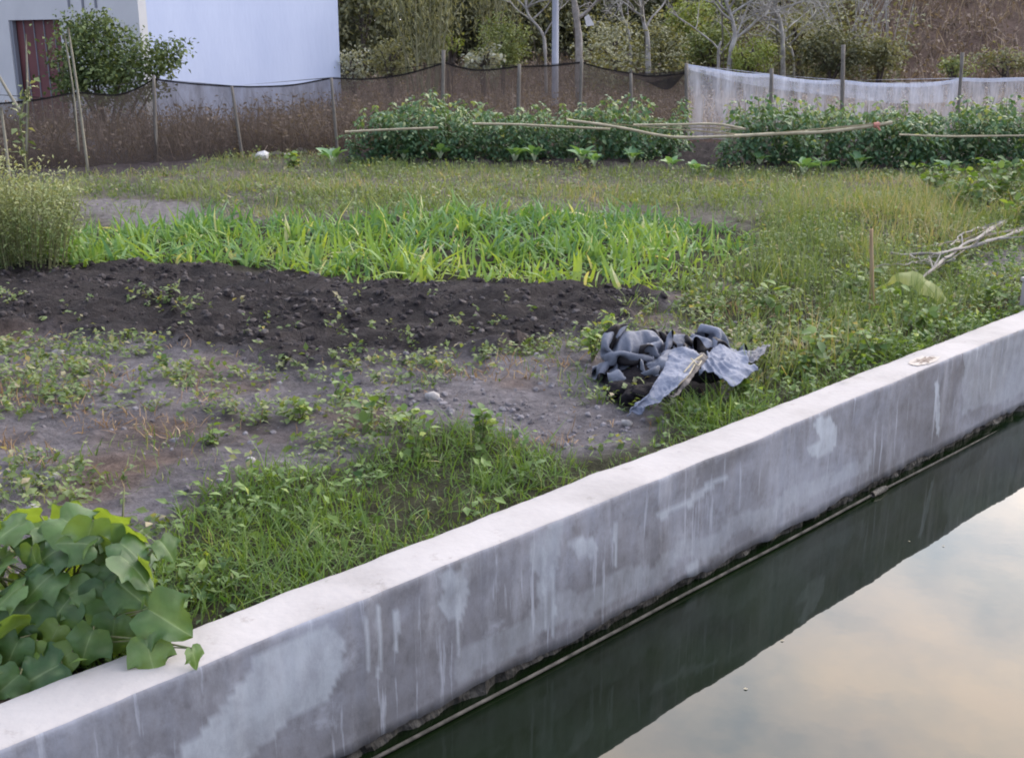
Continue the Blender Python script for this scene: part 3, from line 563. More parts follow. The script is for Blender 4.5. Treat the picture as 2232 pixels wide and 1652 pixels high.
# sparse seedlings and leafy weeds on the grey soil, and dead grass
mb = MB(); P2 = sample((-5, 3.5, 2.4, 7.5), 16000); bare = behind(P2, 0.1) & ~zone(P2, Zbank, 0.03) & ~zone(P2, Zgravel, 0.05) & (P2[:, 1] < 7.6)
dk = zone(P2, Zd, 0.03); d = fbm(P2[:, 0] * 1.7, P2[:, 1] * 1.9, 191, 4)
edge = ss(0.35, 0.0, np.abs(P2[:, 1] - np.interp(P2[:, 0], [-4, -1.5, -0.4, 0.7], [6.6, 5.75, 6.0, 6.6]))) * ss(-2.2, -1.2, P2[:, 0])
keep = bare & (rng.random(len(P2)) < np.where(dk, 0.03 + 0.30 * ss(0.55, 0.7, d), 0.05 + 0.75 * ss(0.51, 0.62, d) + 0.6 * edge))
weedlets(mb, P2[keep], (0.02, 0.09), 6, (0.018, 0.05), OC)
stuff(mb, 'seedlings', M['olive'], 'small weeds and seedlings scattered over the bare grey soil', 'weeds')
mb = MB(); P2 = sample((-5, 3.5, 2.4, 7.5), 60000); d = fbm(P2[:, 0] * 1.3, P2[:, 1] * 2.2, 201, 4)
keep = behind(P2, 0.1) & ~zone(P2, Zd, 0.03) & ~zone(P2, Zbank, 0.02) & (rng.random(len(P2)) < 0.03 + 0.8 * ss(0.54, 0.64, d)); P2 = P2[keep]
blades(mb, P2, (0.03, 0.11), (0.003, 0.006), bends=(0.3, 0.9), lean=1.1, k=2)
stuff(mb, 'dead_grass', M['dry'], 'brown dead grass lying on the grey soil', 'grass')
# tufts of short green grass along the dark bed and among the grey soil
mb = MB(); P2 = sample((-5, 3.6, 2.4, 7.5), 40000); d = fbm(P2[:, 0] * 2.1, P2[:, 1] * 2.1, 211, 4)
keep = behind(P2, 0.05) & ~zone(P2, Zd, 0.0) & ~zone(P2, Zgravel, 0.05) & (rng.random(len(P2)) < 0.7 * ss(0.56, 0.68, d)); blades(mb, P2[keep], (0.03, 0.10), (0.003, 0.006), lean=0.6, k=2)
stuff(mb, 'short_grass', M['grass'], 'short green grass in patches on the grey soil', 'grass')

# clods and gravel
def rock(seed, fl=0.7):
    q = np.random.default_rng(seed); ph = (1 + 5 ** .5) / 2
    V = np.array([[-1, ph, 0], [1, ph, 0], [-1, -ph, 0], [1, -ph, 0], [0, -1, ph], [0, 1, ph], [0, -1, -ph], [0, 1, -ph], [ph, 0, -1], [ph, 0, 1], [-ph, 0, -1], [-ph, 0, 1]]) / 1.9
    V = V * (0.75 + 0.5 * q.random((12, 1))) * np.array([1, 0.8, fl])
    F = [[0, 11, 5], [0, 5, 1], [0, 1, 7], [0, 7, 10], [0, 10, 11], [1, 5, 9], [5, 11, 4], [11, 10, 2], [10, 7, 6], [7, 1, 8], [3, 9, 4], [3, 4, 2], [3, 2, 6], [3, 6, 8], [3, 8, 9], [4, 9, 5], [2, 4, 11], [6, 2, 10], [8, 6, 7], [9, 8, 1]]
    return V, np.array(F)
def rocks(mb, P2, sz, pw=2.5):
    T = place(P2); n = len(T); v = rng.integers(0, 4, n); s_ = sz[0] + (sz[1] - sz[0]) * rng.random(n) ** pw
    for k in range(4):
        q = np.where(v == k)[0]; tv, tf = rock(300 + k); inst(mb, tv, tf, rotm(rng.uniform(0, 6.28, len(q)), rng.normal(0, .4, len(q)), rng.normal(0, .4, len(q))) * s_[q][:, None, None], T[q], rng.random(len(q)))
mb = MB(); P2 = sample((-8, 4, 5, 9.5), 42000); P2 = P2[zone(P2, Zd, 0.04)]; P2 = P2[rng.random(len(P2)) < 0.2 + 0.8 * ss(.4, .6, fbm(P2[:, 0] * 3, P2[:, 1] * 3, 221, 3))]; rocks(mb, P2, (0.004, 0.036), 4.0); blades(mb, P2[::9], (.03, .12), (.004, .008), bends=(.4, 1.0), lean=1.3, k=2, rfun=lambda Q: rng.random(len(Q))); stuff(mb, 'soil_clods', M['clod'], 'dark crumbled clods of the freshly dug soil bed', 'soil')
mb = MB(); P2 = sample((-5, 3.6, 2.4, 7.5), 34000); g_ = zone(P2, Zgravel, 0.08); P2 = P2[behind(P2, .1) & ~zone(P2, Zd, 0) & ~zone(P2, Zbank, .02) & (rng.random(len(P2)) < np.where(g_, .6, 0.11))]; rocks(mb, P2, (0.004, 0.024), 3.2); stuff(mb, 'gravel', M['gravel'], 'grey gravel and pebbles strewn over the bare soil', 'gravel')
for px, py, s_, lb in ((945, 868, 0.042, 'pale grey stone lying on the gravel left of the plastic pile'), (118, 1438 - 400, 0.035, 'round white stone low at the left on the grey soil'), (75, 1157 - 40, 0.03, 'small white stone at the far left near the leafy plant'), (1367, 932, 0.03, 'pale stone just below the tongue of the plastic sheet'), (548, 1010, 0.03, 'lone grey stone on bare soil above the leafy plant'), (125, 770, 0.045, 'flat tan stone on dead grass at the left below the dark bed')):
    p = onG(px, py); tv, tf = rock(int(px)); mb = MB(); inst(mb, tv, tf, rotm([rng.random() * 6], [0.1], [0]) * s_, (p + [0, 0, s_ * .25])[None], 0.5); tag(mb.build('stone', M['stone'], smooth=True), lb, 'stone', 'loose stones')

# ------------------------------------------------------------------ plastic sheet pile
def crom(c, n):                             # Catmull-Rom along axis 0
    c = np.concatenate([2 * c[:1] - c[1:2], c, 2 * c[-1:] - c[-2:-1]]); k = len(c) - 3; t_ = np.linspace(0, k - 1e-6, n); i_ = t_.astype(int); f = (t_ - i_).reshape((-1,) + (1,) * (c.ndim - 1))
    a_, b_, d_, e_ = c[i_], c[i_ + 1], c[i_ + 2], c[i_ + 3]
    return 0.5 * (2 * b_ + (d_ - a_) * f + (2 * a_ - 5 * b_ + 4 * d_ - e_) * f ** 2 + (3 * b_ - a_ - 3 * d_ + e_) * f ** 3)
def sheet(name, parent, ctrl, mt, amp=0.02, fq=9, seed=1, nu=44, nv=44, rag=0.005, lab=None, ridge=0.6, thick=0.003):
    ctrl = np.array([[A(*c) for c in row] for row in ctrl]); S_ = crom(ctrl, nu); S_ = np.swapaxes(crom(np.swapaxes(S_, 0, 1), nv), 0, 1)
    du = np.gradient(S_, axis=0); dv = np.gradient(S_, axis=1); nn = np.cross(du, dv); nn /= np.linalg.norm(nn, axis=2)[..., None] + 1e-9
    x_, y_, z_ = S_[..., 0], S_[..., 1], S_[..., 2]; aa = (x_ * 0.8 + z_ * 0.9).ravel() * fq; bb = (y_ * 0.9 + z_ * 0.7 - x_ * .2).ravel() * fq
    wv = fbm(aa * .5 + 7, bb * .5, seed + 40, 2) * 4
    rg1 = np.abs(2 * fbm(aa * 1.1 + wv, bb * 0.6, seed, 1) - 1); rg2 = np.abs(2 * vn(aa * 2.3 - wv, bb * 1.4 + wv, seed + 9) - 1); rg3 = np.abs(2 * vn(aa * 5.1 + wv, bb * 3.0, seed + 19) - 1); lo_ = fbm(aa * .8, bb * .8, seed + 29, 2) * 2 - 1
    dsp = (amp * (0.9 * lo_ - 1.1 * rg1 + 0.7 - 0.75 * rg2 + .3 - 0.32 * rg3)).reshape(x_.shape); S_ = S_ + nn * dsp[..., None]
    eu = np.minimum(np.arange(nu), nu - 1 - np.arange(nu))[:, None] < 1; ev = np.minimum(np.arange(nv), nv - 1 - np.arange(nv))[None] < 1
    S_ = S_ + (rng.random(S_.shape) - .5) * rag * (eu | ev)[..., None]
    S_[..., 2] = np.maximum(S_[..., 2], 0.012 + 0.0 * S_[..., 2])
    V = S_.reshape(-1, 3); i_ = np.arange(nu - 1)[:, None] * nv; j_ = np.arange(nv - 1)[None]; F = np.stack([i_ + j_, i_ + nv + j_, i_ + nv + j_ + 1, i_ + j_ + 1], -1).reshape(-1, 4)
    o = obj(name, V, F, mt, parent, smooth=True); md = o.modifiers.new('thickness', 'SOLIDIFY'); md.thickness = thick; md.offset = 0
    if lab: o['label'] = lab
    return o
pc = onG(1460, 850); pile = thing('plastic_sheet_pile', 'crumpled heap of grey and black plastic mulch sheet beside the canal wall', 'plastic sheet', pc)
# black heart of the heap: a lumpy dome
th = np.linspace(0, 2 * math.pi, 72, endpoint=False); rr_ = np.linspace(0, 1, 22); Tm, Rm = np.meshgrid(th, rr_)
c0 = G(1445, 845); ax, ay = 0.30, 0.34; x_ = c0[0] + ax * Rm * np.cos(Tm) * 1.0; y_ = c0[1] + 0.10 + ay * Rm * np.sin(Tm)
h_ = 0.05 * (1 - Rm ** 2.2) + (1 - np.abs(2 * fbm(x_.ravel() * 7, y_.ravel() * 4, 400, 3) - 1)).reshape(x_.shape) * 0.05 * (1 - Rm ** 4)
V = np.stack([x_, y_, h_ + 0.005], -1).reshape(-1, 3); i_ = np.arange(21)[:, None] * 72; j_ = np.arange(72)[None]; j2 = (j_ + 1) % 72
obj('black_sheet', V, np.stack([i_ + j_, i_ + j2, i_ + 72 + j2, i_ + 72 + j_], -1).reshape(-1, 4), M['pblack'], pile, smooth=True)
def puff(px, py, Y, rad, seed, mt='pgrey', tilt=0.0, name='grey_fold'):      # a bulging fold of sheet
    q = np.random.default_rng(seed); u = np.linspace(0, 2 * math.pi, 40, endpoint=False); v = np.linspace(0.02, math.pi - .02, 26); U_, V_ = np.meshgrid(u, v); D = np.stack([np.cos(U_) * np.sin(V_), np.sin(U_) * np.sin(V_), np.cos(V_)], -1)
    ph = q.uniform(0, 9, 3); a1 = (D[..., 0] * 1.5 + D[..., 2] * .8 + ph[0]).ravel(); b1 = (D[..., 1] * 1.5 - D[..., 2] * .9 + ph[1]).ravel(); wq = fbm(a1, b1, seed, 2) * 1.4
    rr0 = 1 + .30 * (fbm(a1 * 1.3, b1 * 1.3, seed + 3, 2) - .5) - .34 * np.abs(2 * vn(a1 * 1.7 + wq, b1 * 1.2, seed + 5) - 1) - .16 * np.abs(2 * vn(a1 * 3.9, b1 * 3.1 + wq, seed + 7) - 1) - .06 * np.abs(2 * vn(a1 * 9, b1 * 8 + wq, seed + 8) - 1); D = D * (rr0.reshape(U_.shape) + .22)[..., None] * np.array(rad)
    ca, sa = math.cos(tilt), math.sin(tilt); D = np.stack([D[..., 0] * ca - D[..., 2] * sa, D[..., 1], D[..., 0] * sa + D[..., 2] * ca], -1) + A(px, py, Y); D[..., 2] = np.maximum(D[..., 2], .01)
    i_ = np.arange(25)[:, None] * 40; j_ = np.arange(40)[None]; j2 = (j_ + 1) % 40; obj(name, D.reshape(-1, 3), np.stack([i_ + j_, i_ + 40 + j_, i_ + 40 + j2, i_ + j2], -1).reshape(-1, 4), M[mt], pile, smooth=True)
def settle(seed, nx, ny, rx, ry, comp, lumps, steps=90, amp=.05, flo=4, fhi=11, start=.26, bendk=.35, fold=0.0, sq=None, grav=6.0):
    """a sheet let fall on round lumps: position based dynamics on a grid, with self contact; returns (ny,nx,3)"""
    q = np.random.default_rng(seed); u, v = np.meshgrid(np.linspace(-rx / 2, rx / 2, nx), np.linspace(-ry / 2, ry / 2, ny))
    w = np.zeros_like(u)
    for k in range(14): a_ = q.uniform(0, 6.28); f = q.uniform(flo, fhi); w += np.sin(f * (u * math.cos(a_) + v * math.sin(a_)) + q.uniform(0, 6)) * 6 / f
    X_ = np.stack([u * comp[0] + .02 * np.sin(v * 13 + 1), v * comp[1] + .02 * np.sin(u * 11), start + amp * .35 * w], -1)
    if fold:                                # turn one side of the sheet back over itself
        m_ = u > rx * (.5 - fold); X_[m_, 0] = (2 * rx * (.5 - fold) - u[m_]) * comp[0]; X_[m_, 2] += .05 + .05 * (u[m_] - rx * (.5 - fold)) / rx
    Vv = np.zeros_like(X_); hx, hy = rx / (nx - 1), ry / (ny - 1); hd = math.hypot(hx, hy); dt = .016
    lumps = np.array(lumps)
    def con(Pa, Pb, rest, kk, push=False):
        d = Pb - Pa; l = np.sqrt((d * d).sum(-1, keepdims=True)) + 1e-9; c = (l - rest) / l * .5 * kk
        if push: c = np.minimum(c, 0)
        return d * c
    sl = []
    for ax, rest in ((1, hx), (0, hy)):
        for o_ in (0, 1):
            A_ = [slice(None), slice(None)]; B_ = [slice(None), slice(None)]; n_ = X_.shape[ax]; A_[ax] = slice(o_, n_ - 1, 2); B_[ax] = slice(o_ + 1, n_, 2); sl.append((tuple(A_), tuple(B_), rest, 1.0, False))
        for o_ in range(4):
            A_ = [slice(None), slice(None)]; B_ = [slice(None), slice(None)]; n_ = X_.shape[ax]; A_[ax] = slice(o_, n_ - 2, 4); B_[ax] = slice(o_ + 2, n_, 4); sl.append((tuple(A_), tuple(B_), rest * 1.75, bendk, True))
    for ax, rest in ((1, hx), (0, hy)):
        for o_ in range(8):
            A_ = [slice(None), slice(None)]; B_ = [slice(None), slice(None)]; n_ = X_.shape[ax]; A_[ax] = slice(o_, n_ - 4, 8); B_[ax] = slice(o_ + 4, n_, 8); sl.append((tuple(A_), tuple(B_), rest * 2.6, bendk, True))
    for o_ in (0, 1):
        sl.append(((slice(o_, ny - 1, 2), slice(0, nx - 1)), (slice(o_ + 1, ny, 2), slice(1, nx)), hd, .4, False)); sl.append(((slice(o_, ny - 1, 2), slice(1, nx)), (slice(o_ + 1, ny, 2), slice(0, nx - 1)), hd, .4, False))
    gi = np.stack(np.meshgrid(np.arange(ny), np.arange(nx), indexing='ij'), -1).reshape(-1, 2); near_ = (np.abs(gi[:, None] - gi[None]).max(-1) <= 2); thr = min(hx, hy) * .8
    for s_ in range(steps):
        Vv[..., 2] -= grav * dt; Vv *= .965; Pn = X_ + Vv * dt
        for it in range(7):
            for a_, b_, rest, kk, pu in sl:
                if Pn[a_].shape != Pn[b_].shape: n0 = min(Pn[a_].shape[0], Pn[b_].shape[0]); n1 = min(Pn[a_].shape[1], Pn[b_].shape[1]); ca = Pn[a_][:n0, :n1]; cb = Pn[b_][:n0, :n1]
                else: ca = Pn[a_]; cb = Pn[b_]
                c = con(ca, cb, rest, kk, pu); ca += c; cb -= c
            for L_ in lumps:
                d = Pn - L_[:3]; l = np.sqrt((d * d).sum(-1, keepdims=True)); Pn += np.where(l < L_[3], d / (l + 1e-9) * (L_[3] - l), 0)
            if sq:                              # gathered inwards, as when a sheet is bundled up
                g_ = max(0.0, 1 - s_ / (steps * .7)); ea, eb = sq[0] + (rx * comp[0] * .55 - sq[0]) * g_, sq[1] + (ry * comp[1] * .55 - sq[1]) * g_; e_ = np.sqrt((Pn[..., 0] / ea) ** 2 + (Pn[..., 1] / eb) ** 2)[..., None]; Pn[..., :2] = np.where(e_ > 1, Pn[..., :2] * (1 + (1 / np.maximum(e_, 1) - 1) * .5), Pn[..., :2])
            Pn[..., 2] = np.maximum(Pn[..., 2], .006)
        if s_ % 2 == 0:
            Q = Pn.reshape(-1, 3).astype(np.float32); g2 = (Q * Q).sum(1); D2 = g2[:, None] + g2[None] - 2 * Q @ Q.T; D2[near_] = 9; I, J = np.where(D2 < thr * thr); k_ = I < J; I, J = I[k_], J[k_]
            if len(I):
                d = (Q[I] - Q[J]).astype(float); l = np.sqrt((d * d).sum(1, keepdims=True)) + 1e-6; c = d / l * (thr - l) * .35; Qd = Pn.reshape(-1, 3).copy(); np.add.at(Qd, I, c); np.add.at(Qd, J, -c); Pn = Qd.reshape(Pn.shape); Pn[..., 2] = np.maximum(Pn[..., 2], .006)
        Vv = (Pn - X_) / dt; sp = np.sqrt((Vv * Vv).sum(-1, keepdims=True)); Vv *= np.minimum(1, 1.5 / (sp + 1e-9)); low = Pn[..., 2] < .012; Vv[low] *= .3; X_ = Pn
    return X_
def film(name, X_, loc, sc, yaw, mt, flip=False, tilt=0.0):
    ny, nx = X_.shape[:2]; V = X_.reshape(-1, 3) * np.array(sc); V = V + [0, 0, 0]; V[:, 2] += V[:, 0] * tilt
    ca, sa = math.cos(yaw), math.sin(yaw); V = V @ np.array([[ca, sa, 0], [-sa, ca, 0], [0, 0, 1]]) + np.asarray(loc)
    idx_ = np.arange(nx * ny).reshape(ny, nx); F = np.stack([idx_[:-1, :-1], idx_[:-1, 1:], idx_[1:, 1:], idx_[1:, :-1]], -1).reshape(-1, 4)
    o = obj(name, V, F[:, ::-1] if flip else F, mt, pile, smooth=True); md = o.modifiers.new('smooth', 'SUBSURF'); md.levels = md.render_levels = 1; return o
def twoside(name, a_, b_):
    m, t = mat(name); tcn = N(t, 'ShaderNodeTexCoord'); r = ramp(t, [(.35, a_), (.65, b_)]); t.links.new(tnoise(t, tcn, 7, (1, 1, 1)), r.inputs[0]); ge = N(t, 'ShaderNodeNewGeometry'); mx = N(t, 'ShaderNodeMix', data_type='RGBA'); t.links.new(ge.outputs['Backfacing'], mx.inputs[0]); t.links.new(r.outputs[0], mx.inputs[6]); mx.inputs[7].default_value = (.016, .014, .016, 1)
    b = N(t, 'ShaderNodeBsdfPrincipled', i_Roughness=.5); b.inputs['Specular IOR Level'].default_value = .2; t.links.new(mx.outputs[2], b.inputs['Base Color']); bp = N(t, 'ShaderNodeBump', i_Strength=.9, i_Distance=.012); t.links.new(tnoise(t, tcn, 17, (1, 1, 1), 8, .6), bp.inputs['Height']); t.links.new(bp.outputs[0], b.inputs['Normal']); out(t, b.outputs[0]); return m
M['film_grey'] = twoside('grey_black_film', (0.105, 0.117, 0.15), (0.19, 0.205, 0.25)); M['film_pale'] = twoside('pale_black_film', (0.15, 0.165, 0.21), (0.22, 0.24, 0.295))
FA = settle(3, 50, 42, .9, .75, (.85, .85), [(-.08, .05, .0, .09), (.06, .06, .02, .1)], 60, amp=.12, flo=6, fhi=14, bendk=.5, sq=(.27, .21), start=.14, grav=1.5)
FB = settle(8, 46, 36, .8, .65, (.8, .8), [(0, .05, .0, .09)], 50, amp=.15, flo=8, fhi=18, bendk=.7, sq=(.25, .17), start=.12, grav=2.0)
FC = settle(12, 46, 38, .8, .66, (.82, .82), [(-.05, .03, .03, .1), (.08, .04, .03, .08)], 55, amp=.10, flo=5, fhi=11, bendk=.6, sq=(.23, .17), start=.16, grav=2.0)
g1 = onG(1395, 842); g2 = onG(1560, 812); g3 = onG(1400, 842)
film('crumpled_film', FA, g1 + [.0, .12, .0], (.9, 1.0, 1.05), -.25, M['film_grey'])
film('crumpled_film', FC, g3 + [-.01, .22, .09], (.92, .85, 1.15), .5, M['film_grey'], tilt=.12)
film('crumpled_film', FA, onG(1490, 815) + [0, .22, .07], (.72, .7, .95), 3.5, M['film_grey'], tilt=.1)
film('crumpled_film', FB, g2 + [-.02, .14, .03], (.95, 1.0, 1.35), 2.9, M['film_pale'])
film('crumpled_film', FC, onG(1455, 848) + [0, .14, .02], (.8, .8, 1.0), 4.2, M['film_grey'])
puff(1350, 850, 5.36, (.07, .08, .035), 8, 'pblack', .1, 'black_fold'); puff(1395, 858, 5.25, (.09, .08, .04), 9, 'pblack', .3, 'black_fold')
puff(1540, 810, 5.45, (.09, .08, .05), 16, 'pblack', 0, 'black_fold'); 
# grey crumples at the upper left
# lower left: black folds with dirty rims
# the long pale tongue
sheet('pale_tongue', pile, [[(1465, 770, 5.45), (1485, 756, 5.5), (1510, 760, 5.5), (1524, 774, 5.48)], [(1448, 800, 5.26), (1466, 784, 5.34), (1492, 786, 5.32), (1516, 795, 5.3)], [(1425, 838, 5.08), (1444, 820, 5.16), (1470, 822, 5.15), (1490, 832, 5.1)], [(1400, 872, 4.98), (1416, 858, 5.04), (1440, 862, 5.03), (1455, 864, 4.98)], [(1372, 896, 4.93), (1386, 882, 4.97), (1408, 886, 4.96), (1418, 888, 4.91)], [(1364, 906, 4.92), (1376, 898, 4.94), (1392, 902, 4.92), (1402, 900, 4.9)]], M['pblue'], 0.018, 9, 43, 90, 50, lab='long pale grey tongue of sheet hanging down the front')
sheet('dirty_fold', pile, [[(1516, 778, 5.46), (1530, 772, 5.45), (1538, 782, 5.45)], [(1500, 805, 5.3), (1515, 800, 5.3), (1526, 802, 5.33)], [(1478, 838, 5.12), (1490, 835, 5.12), (1502, 832, 5.16)], [(1455, 868, 5.0), (1466, 866, 5.0), (1480, 858, 5.04)]], M['pbrown'], 0.018, 12, 53, 40, 24)
# right-hand fan
sheet('pale_fan', pile, [[(1545, 778, 5.6), (1568, 762, 5.7), (1600, 768, 5.72), (1625, 772, 5.72)], [(1538, 795, 5.46), (1562, 785, 5.52), (1600, 788, 5.54), (1632, 795, 5.56)], [(1528, 808, 5.36), (1562, 806, 5.38), (1600, 812, 5.38), (1640, 806, 5.46)], [(1524, 812, 5.35), (1560, 818, 5.32), (1600, 842, 5.22), (1642, 812, 5.44)]], M['pblue'], 0.028, 10, 63, 70, 70)
# top: pale strip over a black hollow, and the dark peak
sheet('dark_tail', pile, [[(1600, 785, 5.72), (1612, 770, 5.8), (1622, 768, 5.85)], [(1628, 788, 5.68), (1638, 775, 5.8), (1645, 764, 5.9)], [(1650, 785, 5.72), (1656, 768, 5.88), (1662, 752, 6.0)], [(1664, 776, 5.8), (1672, 762, 5.92), (1680, 750, 6.02)]], M['pgrey'], 0.022, 14, 103, 40, 30)
for pts in (((1490, 815, 5.2), (1512, 790, 5.3), (1530, 778, 5.38)), ((1505, 785, 5.32), (1520, 800, 5.28), (1528, 790, 5.33)), ((1470, 850, 5.06), (1500, 820, 5.18), (1515, 795, 5.3))):
    mb = MB(); mb.tube(crom(np.array([A(*p) for p in pts]), 9) + [0, -0.012, 0.012], 0.0035, 5); mb.build('twine', M['bamboo'], pile)

# ------------------------------------------------------------------ foreground plant with big lobed leaves
half = np.array([[0, 0], [0.17, -0.12], [0.36, -0.11], [0.50, 0.02], [0.54, 0.18], [0.58, 0.36], [0.64, 0.54], [0.46, 0.55], [0.34, 0.61], [0.26, 0.76], [0.14, 0.92], [0.0, 1.04]])
def lobed(seed, cup=0.12, droop=0.3):
    q = np.random.default_rng(seed); h = half + q.normal(0, 0.018, half.shape); h[0] = half[0]; h[-1, 0] = 0
    mid_ = np.column_stack([np.zeros(len(h)), np.clip(np.linspace(0.0, 1.02, len(h)) ** 0.9, 0, h[-1, 1])]); fr_ = np.array([0, 0.06, 0.35, 0.7, 1.0]); V = []; vein = []
    for sx in (1, -1):
        hh = h * [sx, 1] * [1 + q.normal(0, .06), 1]
        for i_ in range(len(h)):
            for f in fr_:
                p = mid_[i_] * (1 - f) + hh[i_] * f; side = math.exp(-((math.atan2(p[1] - 0.02, abs(p[0]) + 1e-6) - 0.66) / 0.10) ** 2) * (0.1 < np.hypot(*p) < .7)
                zz = cup * abs(p[0]) * 1.2 - droop * p[1] ** 2 * .6 - droop * 0.9 * p[0] ** 2 + 0.05 * math.sin(9 * p[1] + seed) * f + 0.05 * math.sin(11 * p[0] * sx + seed * 2) * f - 0.05 * side
                V.append([p[0], p[1], zz]); vein.append(max(1.0 if f == 0 else 0.25 if f < .1 else 0, 0.5 * side))
    nf = len(fr_); n = len(h); F = []
    for s_ in range(2):
        o_ = s_ * n * nf
        for i_ in range(n - 1):
            for j_ in range(nf - 1):
                a_ = o_ + i_ * nf + j_; f = [a_, a_ + 1, a_ + nf + 1, a_ + nf]; F.append(f if s_ == 0 else f[::-1])
    return np.array(V), np.array(F), np.array(vein)
def leafmat2(name, cA, cB, vcol, trans, tcol):
    m, t = mat(name); oi = N(t, 'ShaderNodeObjectInfo'); mx = N(t, 'ShaderNodeMix', data_type='RGBA'); mx.inputs[6].default_value = (*cA, 1); mx.inputs[7].default_value = (*cB, 1); t.links.new(oi.outputs['Random'], mx.inputs[0])
    at = N(t, 'ShaderNodeAttribute', attribute_name='vein'); mv = N(t, 'ShaderNodeMix', data_type='RGBA'); t.links.new(at.outputs['Fac'], mv.inputs[0]); t.links.new(mx.outputs[2], mv.inputs[6]); mv.inputs[7].default_value = (*vcol, 1)
    tcn = N(t, 'ShaderNodeTexCoord'); rr = ramp(t, [(0.3, 0.75), (0.7, 1.25)]); t.links.new(tnoise(t, tcn, 25, (1, 1, 1)), rr.inputs[0])
    mm = N(t, 'ShaderNodeMix', data_type='RGBA', blend_type='MULTIPLY'); mm.inputs[0].default_value = 1; t.links.new(mv.outputs[2], mm.inputs[6]); t.links.new(rr.outputs[0], mm.inputs[7])
    b = N(t, 'ShaderNodeBsdfPrincipled', i_Roughness=0.42); b.inputs['Specular IOR Level'].default_value = 0.5; t.links.new(mm.outputs[2], b.inputs['Base Color'])
    bp = N(t, 'ShaderNodeBump', i_Strength=0.3, i_Distance=0.004); t.links.new(tnoise(t, tcn, 60, (1, 1, 1)), bp.inputs['Height']); t.links.new(bp.outputs[0], b.inputs['Normal'])
    tr = N(t, 'ShaderNodeBsdfTranslucent'); tr.inputs[0].default_value = (*tcol, 1); ms = N(t, 'ShaderNodeMixShader'); ms.inputs[0].default_value = trans
    t.links.new(b.outputs[0], ms.inputs[1]); t.links.new(tr.outputs[0], ms.inputs[2]); out(t, ms.outputs[0]); return m
M['big_green'] = leafmat2('big_leaf', (0.04, 0.10, 0.03), (0.135, 0.225, 0.07), (0.24, 0.32, 0.14), 0.32, (0.22, 0.32, 0.02))
M['big_lime'] = leafmat2('backlit_leaf', (0.10, 0.17, 0.035), (0.16, 0.24, 0.05), (0.24, 0.31, 0.12), 0.45, (0.27, 0.37, 0.03))  # yellower copy of the leaf, with light from behind put into its colour
def zx(a_, b_): return a_ * 0.3812, b_ * 0.3812 + 1022.7
base = G(215, 1400); base[2] = gzp(base); bp_ = thing('lobed_leaf_plant', 'bushy plant with big lobed dark green and lime leaves leaning over the canal wall', 'plant', base)
def putleaf(x_, y_, dep, size, ang, tow, nrm, mt, seed, droop=0.3, cup=0.12):
    V, F, vein = lobed(seed, cup + .12 * math.sin(seed * 1.7), droop + .25 * abs(math.sin(seed * 2.3))); sc = size * (.80 + .16 * math.sin(seed * 3.1)) * 0.3812 / (FPX / dep); tip = np.array([math.cos(R(ang)), -tow, math.sin(R(ang))]); tip /= np.linalg.norm(tip)
    n_ = np.array(nrm, float); n_ -= tip * (n_ @ tip); n_ /= np.linalg.norm(n_); sd_ = np.cross(tip, n_); c = A(*zx(x_, y_), dep)
    Wd = (V - [0, 0.45, 0]) * sc; Wd = c + Wd[:, :1] * sd_ + Wd[:, 1:2] * tip + Wd[:, 2:] * n_
    o = obj('leaf', Wd, F, mt, bp_, smooth=True); a_ = o.data.attributes.new('vein', 'FLOAT', 'POINT'); a_.data.foreach_set('value', vein.astype(np.float32))
    root = c - tip * 0.45 * sc; return root
roots = []
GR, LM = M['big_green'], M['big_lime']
UP = (0, -0.25, 1); CAMF = (0.05, -0.85, 0.5); AWAY = (0, 0.75, 0.55)
